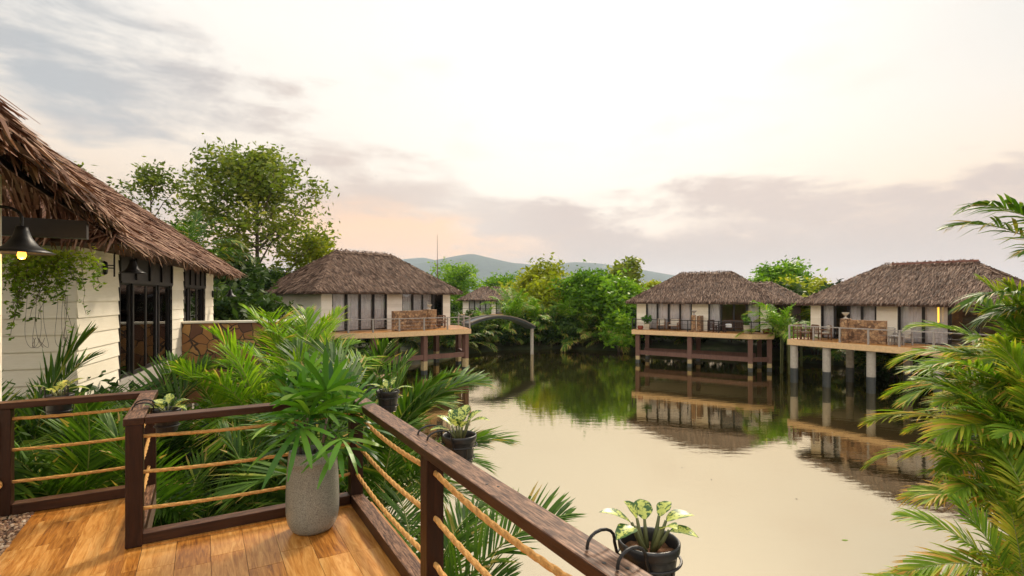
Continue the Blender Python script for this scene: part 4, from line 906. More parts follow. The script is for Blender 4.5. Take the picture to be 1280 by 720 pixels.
#@@PLANTS
# ================================================================== PLANTS
def frond_mesh(name, L, n, lmax, wd, a0, droop, vee, seed, leafmat, tint=0.45, tvar=0.3, dry=0.0, sag=0.5, seg=3, stalk=0.16, bare=0.14):
    r = np.random.RandomState(seed); S = 40; s = np.linspace(0, 1, S)
    ang = R(a0) - R(droop) * s ** 1.6; ds = L / (S - 1)
    P = np.zeros((S, 3)); P[1:, 0] = np.cumsum(np.cos(ang[:-1])) * ds; P[1:, 2] = np.cumsum(np.sin(ang[:-1])) * ds
    P[:, 1] = (r.rand() - .5) * 0.25 * L * s ** 2
    mb = MB(); mb.tube(P[::3], np.linspace(0.011, 0.003, len(P[::3])) * (L / 2.2) + 0.002, 5, 0.5, 1)
    q = bare + (1 - bare) * (np.arange(n) + 0.5) / n
    for side in (-1, 1):
        qq = np.clip(q + (r.rand(n) - .5) * 0.6 / n, 0, 1)
        B = np.stack([np.interp(qq, s, P[:, k]) for k in range(3)], 1); a = np.interp(qq, s, ang)
        T = np.stack([np.cos(a), np.zeros(n), np.sin(a)], 1); U = np.stack([-np.sin(a), np.zeros(n), np.cos(a)], 1); Y = np.array([[0, side, 0.0]])
        ph = R(62) - R(40) * ((qq - bare) / (1 - bare)) ** 1.5 + (r.rand(n) - .5) * 0.16
        ve = R(vee) + (r.rand(n) - .5) * 0.5
        D = np.cos(ph)[:, None] * T + np.sin(ph)[:, None] * (np.cos(ve)[:, None] * Y + np.sin(ve)[:, None] * U)
        x = (qq - bare) / (1 - bare); ln = lmax * np.clip(0.45 + 2.3 * x * (1 - x) ** 0.75 - 0.25 * x ** 3, 0.22, 1.0) * (0.9 + 0.2 * r.rand(n))
        k = np.linspace(0, 1, seg + 1)
        C_ = B[:, None] + D[:, None] * (ln[:, None] * k)[..., None]
        sg = sag * (0.5 + r.rand(n)) * ln
        C_[..., 2] -= sg[:, None] * k[None] ** 2.2 * 0.6
        C_[..., 0] += (sg * 0.15)[:, None] * k[None] ** 2
        Wd = T - D * np.sum(T * D, 1, keepdims=True); Wd /= np.maximum(np.linalg.norm(Wd, axis=1, keepdims=True), 1e-6)
        tw = (r.rand(n) - .5) * 0.7; Nn = np.cross(D, Wd); Wd = Wd * np.cos(tw)[:, None] + Nn * np.sin(tw)[:, None]
        prof = np.interp(k, [0, 0.12, 0.45, 0.8, 1.0], [0.45, 0.9, 1.0, 0.6, 0.04])
        Wv = Wd[:, None] * (wd * 0.5 * (0.8 + 0.4 * r.rand(n)))[:, None, None] * prof[None, :, None]
        t0 = tint + (r.rand(n) - .5) * tvar; isdry = r.rand(n) < dry
        tt = t0[:, None] + np.linspace(0, 0.14, seg)[None] + np.where(isdry, 0.35, 0)[:, None] + (np.linspace(0, 1, seg)[None] > 0.7) * (r.rand(n)[:, None] < dry * 1.6) * 0.4
        mb.strips(C_, None, Wv, tt.reshape(n, seg))
    return mb.mesh(name, [leafmat, M['rib']], smooth=False)
def frond_set(tag_, leafmat, L, n, lmax, wd, seed, tint=0.45, dry=0.05, sag=0.5, vee=22, seg=3):
    out = []
    for i, (a0, dr) in enumerate(((84, 38), (74, 62), (64, 78), (50, 80), (36, 76), (20, 62))):
        for j in range(2):
            out.append((a0, frond_mesh('frond', L * (0.92 + 0.16 * ((i * 2 + j) % 3) / 2), n, lmax, wd, a0, dr, vee - 3 * i * 0.5, seed + i * 7 + j, leafmat, tint, 0.3, dry * (1 + i * 0.5), sag, seg)))
    return out
FS = dict(
    areca=frond_set('a', M['palm'], 2.1, 50, 0.60, 0.036, 11, 0.44, 0.03, 0.22),
    areca_light=frond_set('l', M['palm_light'], 2.0, 46, 0.60, 0.034, 41, 0.45, 0.05, 0.35),
    nipa=frond_set('n', M['palm'], 3.6, 42, 0.85, 0.075, 71, 0.46, 0.06, 0.75, 26),
    warm=frond_set('w', M['palm_warm'], 2.2, 60, 0.54, 0.038, 101, 0.57, 0.05, 0.45, 20, 4),
    bank=frond_set('b', M['palm_light'], 3.4, 30, 0.95, 0.10, 131, 0.34, 0.04, 0.7, 24, 2),
)
def palm(label, x, y, z0, zc, kind, n, seed, group, sc=1.0, azr=None, spread=1.0, stems=3, extra=None, elev=None):
    """clump: several stems and n fronds around the crown"""
    r = np.random.RandomState(seed); t = empty('palm_clump', label, 'palm', (x, y, z0), 0, group)
    F = FS[kind]; h = zc - z0
    if stems:
        mb = MB()
        for i in range(stems):
            a = r.rand() * 6.28; b = 0.12 * r.rand() * (1 + h * 0.3)
            mb.tube([(b * math.cos(a), b * math.sin(a), -0.25), (b * 1.3 * math.cos(a), b * 1.3 * math.sin(a), h * 0.6), (b * 1.1 * math.cos(a), b * 1.1 * math.sin(a), h + 0.1)], [0.05, 0.04, 0.03], 7)
        mb.obj('stem', M['stem'], t, smooth=True)
    for i in range(n):
        k = r.randint(len(F)) if elev is None else r.randint(elev[0], elev[1])
        o = bpy.data.objects.new('frond', F[k][1]); C.objects.link(o); o.parent = t
        az = (2 * math.pi * i / n + r.rand() * 0.9) if azr is None else R(azr[0] + (azr[1] - azr[0]) * (i + r.rand()) / n)
        o.location = (0.1 * math.cos(az), 0.1 * math.sin(az), h - 0.35 * r.rand() * min(1, h)); o.rotation_euler = ((r.rand() - .5) * 0.5, (r.rand() - .5) * 0.25, az)
        s = sc * (0.75 + 0.4 * r.rand()); o.scale = (s, s, s)
    for (k, az, dz, s, roll) in (extra or []):
        o = bpy.data.objects.new('frond', F[k][1]); C.objects.link(o); o.parent = t; o.location = (0, 0, h + dz); o.rotation_euler = (roll, 0, R(az)); o.scale = (s, s, s)
    return t
GF = 'palms crowding round the deck'
def pw(u, d): p = at_d(u, d); return p[0], p[1]
# --- palms between the deck and the villa, left to right (u column, distance)
near_palms = [
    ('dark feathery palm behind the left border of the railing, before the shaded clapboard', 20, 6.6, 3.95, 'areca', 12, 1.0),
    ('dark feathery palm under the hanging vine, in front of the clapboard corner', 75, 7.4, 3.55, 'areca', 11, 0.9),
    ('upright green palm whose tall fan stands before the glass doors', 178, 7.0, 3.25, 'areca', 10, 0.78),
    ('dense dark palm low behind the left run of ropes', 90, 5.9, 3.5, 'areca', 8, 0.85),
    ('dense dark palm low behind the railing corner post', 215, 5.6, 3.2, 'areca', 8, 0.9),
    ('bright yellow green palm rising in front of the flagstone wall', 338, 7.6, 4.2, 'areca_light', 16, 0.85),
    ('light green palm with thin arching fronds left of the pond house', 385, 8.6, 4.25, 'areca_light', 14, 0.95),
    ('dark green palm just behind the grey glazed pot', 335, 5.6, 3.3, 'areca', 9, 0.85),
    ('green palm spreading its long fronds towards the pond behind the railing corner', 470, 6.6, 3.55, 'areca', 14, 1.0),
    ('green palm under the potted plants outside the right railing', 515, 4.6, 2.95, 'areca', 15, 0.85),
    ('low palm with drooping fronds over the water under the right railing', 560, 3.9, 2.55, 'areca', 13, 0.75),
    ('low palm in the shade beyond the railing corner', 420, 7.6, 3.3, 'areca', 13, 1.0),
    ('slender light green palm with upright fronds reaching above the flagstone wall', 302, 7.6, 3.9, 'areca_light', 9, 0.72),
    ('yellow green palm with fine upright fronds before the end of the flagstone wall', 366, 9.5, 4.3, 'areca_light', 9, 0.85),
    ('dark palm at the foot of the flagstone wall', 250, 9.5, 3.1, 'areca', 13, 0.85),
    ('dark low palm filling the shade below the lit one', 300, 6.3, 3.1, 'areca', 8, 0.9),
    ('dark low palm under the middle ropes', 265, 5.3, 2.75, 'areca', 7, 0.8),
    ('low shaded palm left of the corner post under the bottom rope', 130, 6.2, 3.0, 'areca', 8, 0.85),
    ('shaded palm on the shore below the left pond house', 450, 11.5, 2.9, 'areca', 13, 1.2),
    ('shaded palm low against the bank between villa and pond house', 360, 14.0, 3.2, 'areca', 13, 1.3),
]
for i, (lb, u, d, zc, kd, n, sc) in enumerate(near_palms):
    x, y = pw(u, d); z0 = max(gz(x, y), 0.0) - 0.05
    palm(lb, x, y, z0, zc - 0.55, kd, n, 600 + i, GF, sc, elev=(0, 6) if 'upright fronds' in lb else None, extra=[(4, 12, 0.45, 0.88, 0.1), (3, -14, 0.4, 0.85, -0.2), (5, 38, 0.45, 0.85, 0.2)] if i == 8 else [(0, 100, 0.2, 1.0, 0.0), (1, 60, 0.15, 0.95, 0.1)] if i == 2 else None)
# upright fan in front of the glass doors and the long side fronds near the rail
# --- big palms at the right border
GR = 'big palms at the right shore'
right_palms = [
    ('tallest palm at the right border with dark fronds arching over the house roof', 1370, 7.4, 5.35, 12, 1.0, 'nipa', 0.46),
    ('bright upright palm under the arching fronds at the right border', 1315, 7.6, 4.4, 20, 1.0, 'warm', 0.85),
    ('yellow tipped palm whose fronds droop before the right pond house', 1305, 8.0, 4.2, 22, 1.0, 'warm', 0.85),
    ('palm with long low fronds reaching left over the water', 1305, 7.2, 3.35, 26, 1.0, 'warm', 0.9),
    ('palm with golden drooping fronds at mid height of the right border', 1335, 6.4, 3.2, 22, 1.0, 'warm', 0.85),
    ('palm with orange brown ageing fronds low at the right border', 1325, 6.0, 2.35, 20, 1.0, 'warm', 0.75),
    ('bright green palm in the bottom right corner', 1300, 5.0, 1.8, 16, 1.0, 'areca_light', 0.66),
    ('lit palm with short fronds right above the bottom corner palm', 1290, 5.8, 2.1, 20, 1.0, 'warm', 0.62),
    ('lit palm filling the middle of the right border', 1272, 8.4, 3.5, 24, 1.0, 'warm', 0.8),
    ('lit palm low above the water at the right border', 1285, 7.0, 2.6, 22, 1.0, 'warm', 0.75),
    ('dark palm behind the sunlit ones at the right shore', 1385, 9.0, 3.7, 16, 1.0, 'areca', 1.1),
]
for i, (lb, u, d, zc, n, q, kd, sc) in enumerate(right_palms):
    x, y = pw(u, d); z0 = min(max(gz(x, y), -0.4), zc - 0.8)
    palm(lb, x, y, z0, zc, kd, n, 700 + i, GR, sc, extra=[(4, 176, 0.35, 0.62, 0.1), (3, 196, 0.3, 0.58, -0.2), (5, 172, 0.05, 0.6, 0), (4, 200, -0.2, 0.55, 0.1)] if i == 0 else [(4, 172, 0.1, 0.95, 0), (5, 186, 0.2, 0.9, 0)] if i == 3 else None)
palm('low dark spiky palm at the water beside the bottom right corner', *pw(1185, 4.75), 0.0, 2.15, 'areca', 9, 760, GR, 0.42, elev=(2, 9))

# --- trees
def leaf_cloud(cen, r, sig, per, size, flat=0.7):
    N = len(cen) * per; c = np.repeat(cen, per, 0) + r.randn(N, 3) * sig * np.array([1, 1, flat])
    a = r.randn(N, 3); a[:, 2] *= 0.6; a /= np.linalg.norm(a, axis=1, keepdims=True)
    b = r.randn(N, 3); b -= a * np.sum(a * b, 1, keepdims=True); b /= np.linalg.norm(b, axis=1, keepdims=True)
    s = size * (0.55 + 0.9 * r.rand(N))[:, None]
    V = np.stack([c - a * s, c + b * s * 0.45 - a * s * 0.1, c + a * s, c - b * s * 0.45 - a * s * 0.1], 1)
    return V.reshape(-1, 3), (np.arange(N) * 4)[:, None] + np.arange(4)[None]
def tree(name, label, x, y, z0, H, rad, leafmat, seed, limbs=14, low=0.3, size=0.15, per=26, sig=0.34, shape='round', group=None, trunk_r=0.16, sub=5, twigs=4, lean=(0, 0), tv=0.35, up=0.45):
    r = np.random.RandomState(seed); t = empty(name, label, 'tree', (x, y, z0), r.rand() * 0.3, group)
    tb = MB(); n = 9; zz = np.linspace(0, 1, n)
    tp = np.stack([lean[0] * zz + np.cumsum(r.randn(n) * 0.04) * H * 0.05, lean[1] * zz + np.cumsum(r.randn(n) * 0.04) * H * 0.05, zz * H * 0.94 - 0.3], 1); tp[0, :2] = 0
    tb.tube(tp, np.linspace(trunk_r, trunk_r * 0.18, n), 8)
    tips = []
    for i in range(limbs):
        f = low + (0.97 - low) * (i + r.rand() * 0.8) / limbs
        p = np.array([np.interp(f, zz, tp[:, k]) for k in range(3)]); az = i * 2.4 + r.rand() * 0.9
        g = (f - low) / (1 - low)
        prof = {'round': math.sin(math.pi * min(1, 0.18 + 0.80 * g)) ** 0.8, 'cone': (1 - 0.85 * g) , 'flat': 0.45 + 0.55 * g if g < .8 else 0.7, 'vase': 0.35 + 0.8 * g * (1.15 - g) * 1.9}[shape]
        Lb = rad * prof * (0.72 + 0.5 * r.rand()); elv = R(18 + 50 * g * up / 0.45 + r.randn() * 9)
        d = np.array([math.cos(az) * math.cos(elv), math.sin(az) * math.cos(elv), math.sin(elv)]); q = p + d * Lb + np.array([0, 0, 0.12 * Lb])
        m = p + d * Lb * 0.5 + r.randn(3) * 0.07 * Lb
        tb.tube([p, m, q], [trunk_r * 0.42 * (1 - 0.5 * g), trunk_r * 0.25 * (1 - .5 * g), 0.012], 5, caps=False)
        for j in range(sub):
            k = 0.35 + 0.65 * (j + r.rand()) / sub; b = p + (m - p) * 2 * k if k < .5 else m + (q - m) * (2 * k - 1)
            dd = d + r.randn(3) * 0.75; dd[2] += 0.15; dd /= np.linalg.norm(dd); e = b + dd * Lb * (0.26 + 0.22 * r.rand())
            tb.tube([b, e], [trunk_r * 0.11 + 0.006, 0.006], 4, caps=False)
            for _ in range(twigs): tips.append(b + (e - b) * (0.45 + 0.65 * r.rand()) + r.randn(3) * 0.10 * Lb)
        tips.append(q)
    tb.obj('trunk', M['bark'], t, smooth=True)
    tips = np.array(tips); cb = MB(); V, F = leaf_cloud(tips, r, sig, per, size)
    ct = np.repeat(np.clip(0.5 + r.randn(len(tips)) * tv * 0.5, 0, 1), per); cb.add(V, F, np.clip(ct + r.randn(len(F)) * 0.10, 0, 1)); cb.obj('crown', leafmat, t)
    return t
def bush(name, label, x, y, z0, rx, rz, leafmat, seed, n=110, per=34, size=0.14, group=None, cat='bush', sig=0.24):
    r = np.random.RandomState(seed); t = empty(name, label, cat, (x, y, z0), 0, group)
    lobes = [(r.randn(3) * np.array([rx * .42, rx * .42, 0]) + np.array([0, 0, rz * (0.42 + 0.3 * r.rand())]), 0.42 + 0.3 * r.rand()) for _ in range(6)]
    c = []
    for i in range(n):
        lc, lr = lobes[r.randint(6)]; v = r.randn(3); v /= np.linalg.norm(v); v[2] = v[2] if v[2] > -0.5 else -v[2]
        c.append(lc + v * np.array([rx, rx, rz]) * lr * (0.55 + 0.5 * r.rand()))
    c = np.array(c); cb = MB(); V, F = leaf_cloud(c, r, sig, per, size)
    V[:, 2] = np.maximum(V[:, 2], -0.2)
    ct = np.repeat(np.clip(0.5 + r.randn(n) * 0.2, 0, 1), per); cb.add(V, F, np.clip(ct + r.randn(len(F)) * .1, 0, 1)); cb.obj('foliage', leafmat, t)
    sb = MB()
    for i in range(6): a = i * 1.05 + r.rand(); sb.tube([(0.1 * math.cos(a), 0.1 * math.sin(a), -0.3), (rx * 0.4 * math.cos(a), rx * 0.4 * math.sin(a), rz * 0.7)], [0.05, 0.015], 5)
    sb.obj('stems', M['bark'], t); return t
GT = 'trees round the pond'
def top_z(v, d): return EYE + (CV - v) / FPX * d
def tr(lb, u, d, vtop, wpx, mt, seed, name='leafy_tree', z0=1.0, **kw):
    x, y = pw(u, d); H = (top_z(vtop, d) - z0) - (0.5 if d > 55 else 0.2) * wpx / 2 / FPX * d
    return tree(name, lb, x, y, z0, H, wpx / 2 / FPX * d * 0.95, mt, seed, group=GT, **kw)
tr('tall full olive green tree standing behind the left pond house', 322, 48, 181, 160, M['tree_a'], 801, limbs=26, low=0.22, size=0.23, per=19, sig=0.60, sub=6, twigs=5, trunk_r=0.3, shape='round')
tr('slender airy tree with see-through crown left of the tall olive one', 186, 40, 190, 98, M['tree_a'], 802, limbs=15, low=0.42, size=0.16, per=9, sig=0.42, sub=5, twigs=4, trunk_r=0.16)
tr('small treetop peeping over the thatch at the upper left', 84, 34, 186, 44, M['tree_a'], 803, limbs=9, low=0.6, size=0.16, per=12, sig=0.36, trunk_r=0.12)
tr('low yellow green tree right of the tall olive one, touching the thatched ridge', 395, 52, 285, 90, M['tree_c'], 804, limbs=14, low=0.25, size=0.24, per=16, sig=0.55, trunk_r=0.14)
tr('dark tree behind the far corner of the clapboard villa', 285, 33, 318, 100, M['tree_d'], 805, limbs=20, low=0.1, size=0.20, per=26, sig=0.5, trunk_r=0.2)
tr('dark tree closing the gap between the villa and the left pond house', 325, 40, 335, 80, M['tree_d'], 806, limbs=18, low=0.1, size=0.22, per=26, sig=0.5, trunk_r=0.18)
tr('green tree behind the antenna mast', 572, 104, 336, 80, M['tree_b'], 807, limbs=18, low=0.15, size=0.27, per=24, sig=0.6, trunk_r=0.2, shape='flat')
tr('green tree over the small far house', 622, 112, 343, 62, M['tree_b'], 808, limbs=16, low=0.15, size=0.34, per=22, sig=0.8, trunk_r=0.2)
tr('yellow green tree right of the far house roof', 674, 72, 333, 70, M['tree_c'], 809, limbs=20, low=0.12, size=0.30, per=24, sig=0.7, trunk_r=0.22)
tr('golden green tree low on the bank behind the footbridge end', 700, 64, 352, 76, M['tree_c'], 810, limbs=20, low=0.08, size=0.26, per=26, sig=0.6, trunk_r=0.2)
tr('bright green bushy tree in the middle of the far bank', 735, 60, 338, 82, M['tree_b'], 811, limbs=26, low=0.06, size=0.24, per=34, sig=0.6, trunk_r=0.22)
tr('bright green tree next to the thatched house across the pond', 772, 58, 343, 70, M['tree_b'], 812, limbs=24, low=0.06, size=0.24, per=32, sig=0.55, trunk_r=0.2)
tr('taller tree with ragged dark top left of the house across the pond', 778, 66, 322, 62, M['tree_a'], 813, limbs=14, low=0.35, size=0.30, per=16, sig=0.5, trunk_r=0.18, shape='flat')
tr('pale thin tree just left of the ridge across the pond', 816, 80, 344, 30, M['tree_c'], 814, limbs=9, low=0.4, size=0.28, per=10, sig=0.5, trunk_r=0.1)
tr('round green tree above the gap between the two right houses', 975, 72, 330, 76, M['tree_b'], 815, limbs=26, low=0.2, size=0.30, per=34, sig=0.75, trunk_r=0.28)
tr('thin half bare tree left of the right pond house roof', 1024, 66, 342, 46, M['tree_c'], 816, limbs=10, low=0.3, size=0.24, per=9, sig=0.55, trunk_r=0.12)
tr('yellow tree behind the wing between the two right houses', 990, 58, 352, 60, M['tree_c'], 817, limbs=16, low=0.15, size=0.25, per=20, sig=0.6, trunk_r=0.16)
tr('tip of a small tree above the ridge of the right pond house', 1138, 60, 320, 14, M['tree_b'], 818, limbs=8, low=0.5, size=0.2, per=14, sig=0.3, trunk_r=0.1, shape='cone')
tr('sparse treetop behind the ridge end of the right pond house', 1210, 62, 321, 30, M['tree_c'], 819, limbs=8, low=0.5, size=0.2, per=8, sig=0.45, trunk_r=0.1)
tr('shady tree between the left pond house and the far house', 538, 60, 374, 40, M['tree_d'], 820, limbs=16, low=0.1, size=0.24, per=26, sig=0.55, trunk_r=0.16)
# palms behind the villa roof
def pc(lb, u, d, vtop, kd, n, seed, sc=1.0, z0=None, grp='palms on the banks', **kw):
    x, y = pw(u, d); g = gz(x, y) if z0 is None else z0
    zc = max(g + 0.4, top_z(vtop, d) - 2.6 * sc); return palm(lb, x, y, g, zc, kd, n, seed, grp, sc, **kw)
pc('dark palm crown rising behind the villa thatch below the tall tree', 240, 30, 272, 'nipa', 15, 850, 0.9)
pc('pale plumed palm behind the villa thatch beside the slender tree', 222, 34, 282, 'bank', 9, 851, 0.8)
# far bank, left to right
bank = [('bank palm behind the last stilt of the left pond house', 566, 51, 402), ('bank palm under the left foot of the footbridge', 592, 53.5, 404), ('bank palm beneath the crown of the footbridge', 620, 56, 398),
        ('tall bank palm behind the crown of the footbridge', 606, 59, 397), ('tall bright palm rising above the footbridge middle', 640, 57.8, 366), ('bank palm above the right foot of the footbridge', 670, 57.8, 374),
        ('bank palm at the white end post of the footbridge', 684, 57.5, 385), ('bank palm leaning over the water below the golden tree', 708, 58, 380), ('dark bank palm below the bright bushy tree', 735, 57, 388),
        ('dark bank palm halfway to the house across the pond', 757, 56.5, 390), ('bank palm beside the left end of the house across the pond', 783, 54.6, 385)]
bank += [('low bank palm dipping into the water left of the end post', 640, 56.2, 411), ('low bank palm dipping into the water right of the end post', 690, 56.6, 409), ('low bank palm in front of the bright bushy tree', 728, 56.4, 410), ('low bank palm left of the house across the pond', 768, 55.5, 408), ('low bank palm under the footbridge crown', 612, 55.6, 413)]
for i, (lb, u, d, vt) in enumerate(bank): pc(lb, u, d, vt, 'bank' if i in (3, 4, 5, 7, 10) else 'nipa', 17, 860 + i, 1.15 if i in (4, 5) else 0.95)
mid = [('bright palm in the water filling the gap between the two right houses', 976, 38.5, 378), ('green palm leaning against the left end of the right pond house', 989, 38.0, 384), ('palm in the gap between the two right houses', 985, 45, 385), ('yellowish palm below the eave left of the right pond house', 1000, 42.5, 392), ('dark palm behind the stilts at the right end of the house across the pond', 950, 50, 400),
       ('dark palm in the shade under the house across the pond', 880, 54, 408), ('dark palm in the shade under the left end of the house across the pond', 825, 55.5, 405), ('dark palm behind the first pillars of the right pond house', 1040, 43, 415),
       ('dark palm in the shade under the middle of the right pond house', 1085, 38, 418), ('palm frond clump low between pillars of the right pond house', 1130, 34, 420), ('shaded palm under the left pond house', 500, 46, 415), ('palm beside the water at the right end of the left pond house', 548, 49, 405),
       ('dark palm under the near corner of the left pond house', 430, 40, 420), ('palm on the shore between villa and left pond house', 345, 30, 395)]
for i, (lb, u, d, vt) in enumerate(mid): pc(lb, u, d, vt, 'bank' if i < 2 else 'nipa', 14, 880 + i, 0.8, **(dict(z0=-0.1) if i < 2 else {}))
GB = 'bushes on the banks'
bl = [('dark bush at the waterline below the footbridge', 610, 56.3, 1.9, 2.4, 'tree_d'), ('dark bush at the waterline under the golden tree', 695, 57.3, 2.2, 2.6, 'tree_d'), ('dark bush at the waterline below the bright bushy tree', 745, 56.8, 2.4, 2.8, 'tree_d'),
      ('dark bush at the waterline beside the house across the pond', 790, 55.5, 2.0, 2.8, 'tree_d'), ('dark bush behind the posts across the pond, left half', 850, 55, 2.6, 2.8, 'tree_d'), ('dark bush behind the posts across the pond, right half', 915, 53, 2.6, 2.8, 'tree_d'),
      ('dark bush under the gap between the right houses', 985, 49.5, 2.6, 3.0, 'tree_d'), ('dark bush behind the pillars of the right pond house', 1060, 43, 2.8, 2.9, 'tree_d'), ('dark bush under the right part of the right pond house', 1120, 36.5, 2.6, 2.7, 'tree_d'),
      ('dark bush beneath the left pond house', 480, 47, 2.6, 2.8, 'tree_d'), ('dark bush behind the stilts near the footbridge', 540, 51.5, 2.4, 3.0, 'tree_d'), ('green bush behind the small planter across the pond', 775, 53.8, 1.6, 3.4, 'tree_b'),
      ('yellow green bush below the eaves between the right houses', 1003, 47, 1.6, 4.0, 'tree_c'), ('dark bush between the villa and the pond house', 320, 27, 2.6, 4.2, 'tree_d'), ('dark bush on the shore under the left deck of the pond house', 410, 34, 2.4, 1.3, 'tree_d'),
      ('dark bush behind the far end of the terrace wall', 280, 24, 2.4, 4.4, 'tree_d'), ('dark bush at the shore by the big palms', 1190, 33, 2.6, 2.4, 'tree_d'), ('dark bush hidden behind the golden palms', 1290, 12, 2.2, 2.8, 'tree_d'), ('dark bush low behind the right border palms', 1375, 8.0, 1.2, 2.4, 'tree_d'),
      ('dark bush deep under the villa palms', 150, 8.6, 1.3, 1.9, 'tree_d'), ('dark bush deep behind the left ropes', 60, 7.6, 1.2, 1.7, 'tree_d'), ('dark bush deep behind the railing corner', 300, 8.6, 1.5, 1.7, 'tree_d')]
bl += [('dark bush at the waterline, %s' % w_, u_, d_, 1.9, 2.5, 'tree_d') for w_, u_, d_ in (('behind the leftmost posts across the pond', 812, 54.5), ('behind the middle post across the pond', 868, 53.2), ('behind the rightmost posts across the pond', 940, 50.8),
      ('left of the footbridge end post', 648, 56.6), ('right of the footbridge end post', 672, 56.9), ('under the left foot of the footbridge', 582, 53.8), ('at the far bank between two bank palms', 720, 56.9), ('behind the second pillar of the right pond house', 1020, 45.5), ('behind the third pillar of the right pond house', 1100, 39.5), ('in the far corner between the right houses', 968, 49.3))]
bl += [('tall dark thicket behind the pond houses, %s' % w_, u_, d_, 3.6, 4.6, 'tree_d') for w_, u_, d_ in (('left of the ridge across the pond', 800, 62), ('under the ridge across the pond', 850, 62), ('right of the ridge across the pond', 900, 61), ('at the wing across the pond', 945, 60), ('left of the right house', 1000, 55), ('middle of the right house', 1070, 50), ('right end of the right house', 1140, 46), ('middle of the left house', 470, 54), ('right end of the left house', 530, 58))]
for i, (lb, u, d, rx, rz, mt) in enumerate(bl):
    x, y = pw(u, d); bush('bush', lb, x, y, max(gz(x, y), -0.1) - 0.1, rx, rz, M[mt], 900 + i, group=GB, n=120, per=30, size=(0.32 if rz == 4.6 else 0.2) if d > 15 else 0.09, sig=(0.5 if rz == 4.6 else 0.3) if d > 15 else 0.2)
# far wood closing the horizon
def far_wood():
    r = np.random.RandomState(31); mb = MB()
    cen = []
    for i in range(2600):
        u = -300 + r.rand() * 1900; d = 110 + 90 * r.rand(); h = 1 + r.rand() ** 0.7 * (5.0 + 1.6 * math.sin(u * 0.021) + 1.2 * math.sin(u * 0.057 + 1))
        cen.append(((u - CU) / FPX * d, d, h))
    cen = np.array(cen); V, F = leaf_cloud(cen, r, 0.9, 12, 0.75); ct = np.repeat(np.clip(0.5 + r.randn(len(cen)) * .22, 0, 1), 12); mb.add(V, F, ct)
    struct(mb.obj('far_wood', M['tree_a']), 'stuff')
far_wood()
def undergrowth():
    r = np.random.RandomState(8); cen = []
    for i in range(2400):
        x = -9 + 11 * r.rand(); y = 4.6 + 9 * r.rand(); d = sdist(np.array([x]), np.array([y]))[0]
        X = x * math.cos(DROT) + y * math.sin(DROT); Y = -x * math.sin(DROT) + y * math.cos(DROT)
        if d < -0.3 or (X < 1.2 and Y < 4.7) or (X < -0.3 and Y < 5.8): continue
        cen.append((x, y, max(gz(x, y), 0) + r.rand() * 0.5))
    cen = np.array(cen); mb = MB(); V, F = leaf_cloud(cen, r, 0.14, 14, 0.06); mb.add(V, F, np.clip(0.4 + 0.2 * r.randn(len(F)), 0, 1)); struct(mb.obj('undergrowth', M['tree_d']), 'stuff')
undergrowth()

# --- hanging vine on the clapboard
def vine():
    r = np.random.RandomState(12); p = at_d(62, 7.6); t = empty('climbing_vine', 'light green leafy vine hanging from the thatch before the shaded clapboard', 'vine', (p[0], p[1], EYE + 0.62))
    sb = MB(); cen = []; tn = []
    ex = np.array([0.92, 0.36, 0])
    for i in range(46):
        u = r.randn() * 0.23 - 0.02; ln = (0.35 + 0.55 * r.rand()) * (1.0 if u > -0.2 else 1.35) * (1.25 if r.rand() < .25 else 0.8)
        k = np.linspace(0, 1, 10); sway = np.cumsum(r.randn(10)) * 0.028
        P = (ex[None] * (u + sway + (0.06 * k if u > 0 else -0.10 * k))[:, None]) + np.array([0, 0, -1.0])[None] * (ln * k)[:, None] + np.array([-0.36, 0.92, 0])[None] * (np.cumsum(r.randn(10)) * 0.02)[:, None]
        sb.tube(P, 0.0035, 4, caps=False)
        for j in range(10):
            for _ in range(4 if k[j] < 0.6 else 2): cen.append(P[j] + r.randn(3) * 0.035); tn.append(0.75 - 0.5 * k[j] + r.randn() * 0.16)
    for i in range(10):      # bare loops of stem below
        u = 0.02 + r.randn() * 0.14; k = np.linspace(0, 1, 14); P = ex[None] * (u + 0.10 * np.sin(k * 5 + r.rand() * 6) * k)[:, None] + np.array([0, 0, -1.0])[None] * (0.6 + 0.75 * np.sin(k * 2.2))[:, None]; sb.tube(P, 0.003, 4, caps=False)
    sb.obj('stems', M['bark'], t); cen = np.array(cen); cb = MB(); V, F = leaf_cloud(cen, r, 0.016, 2, 0.034); cb.add(V, F, np.clip(np.repeat(tn, 2), 0, 1)); cb.obj('foliage', M['vine'], t)
vine()

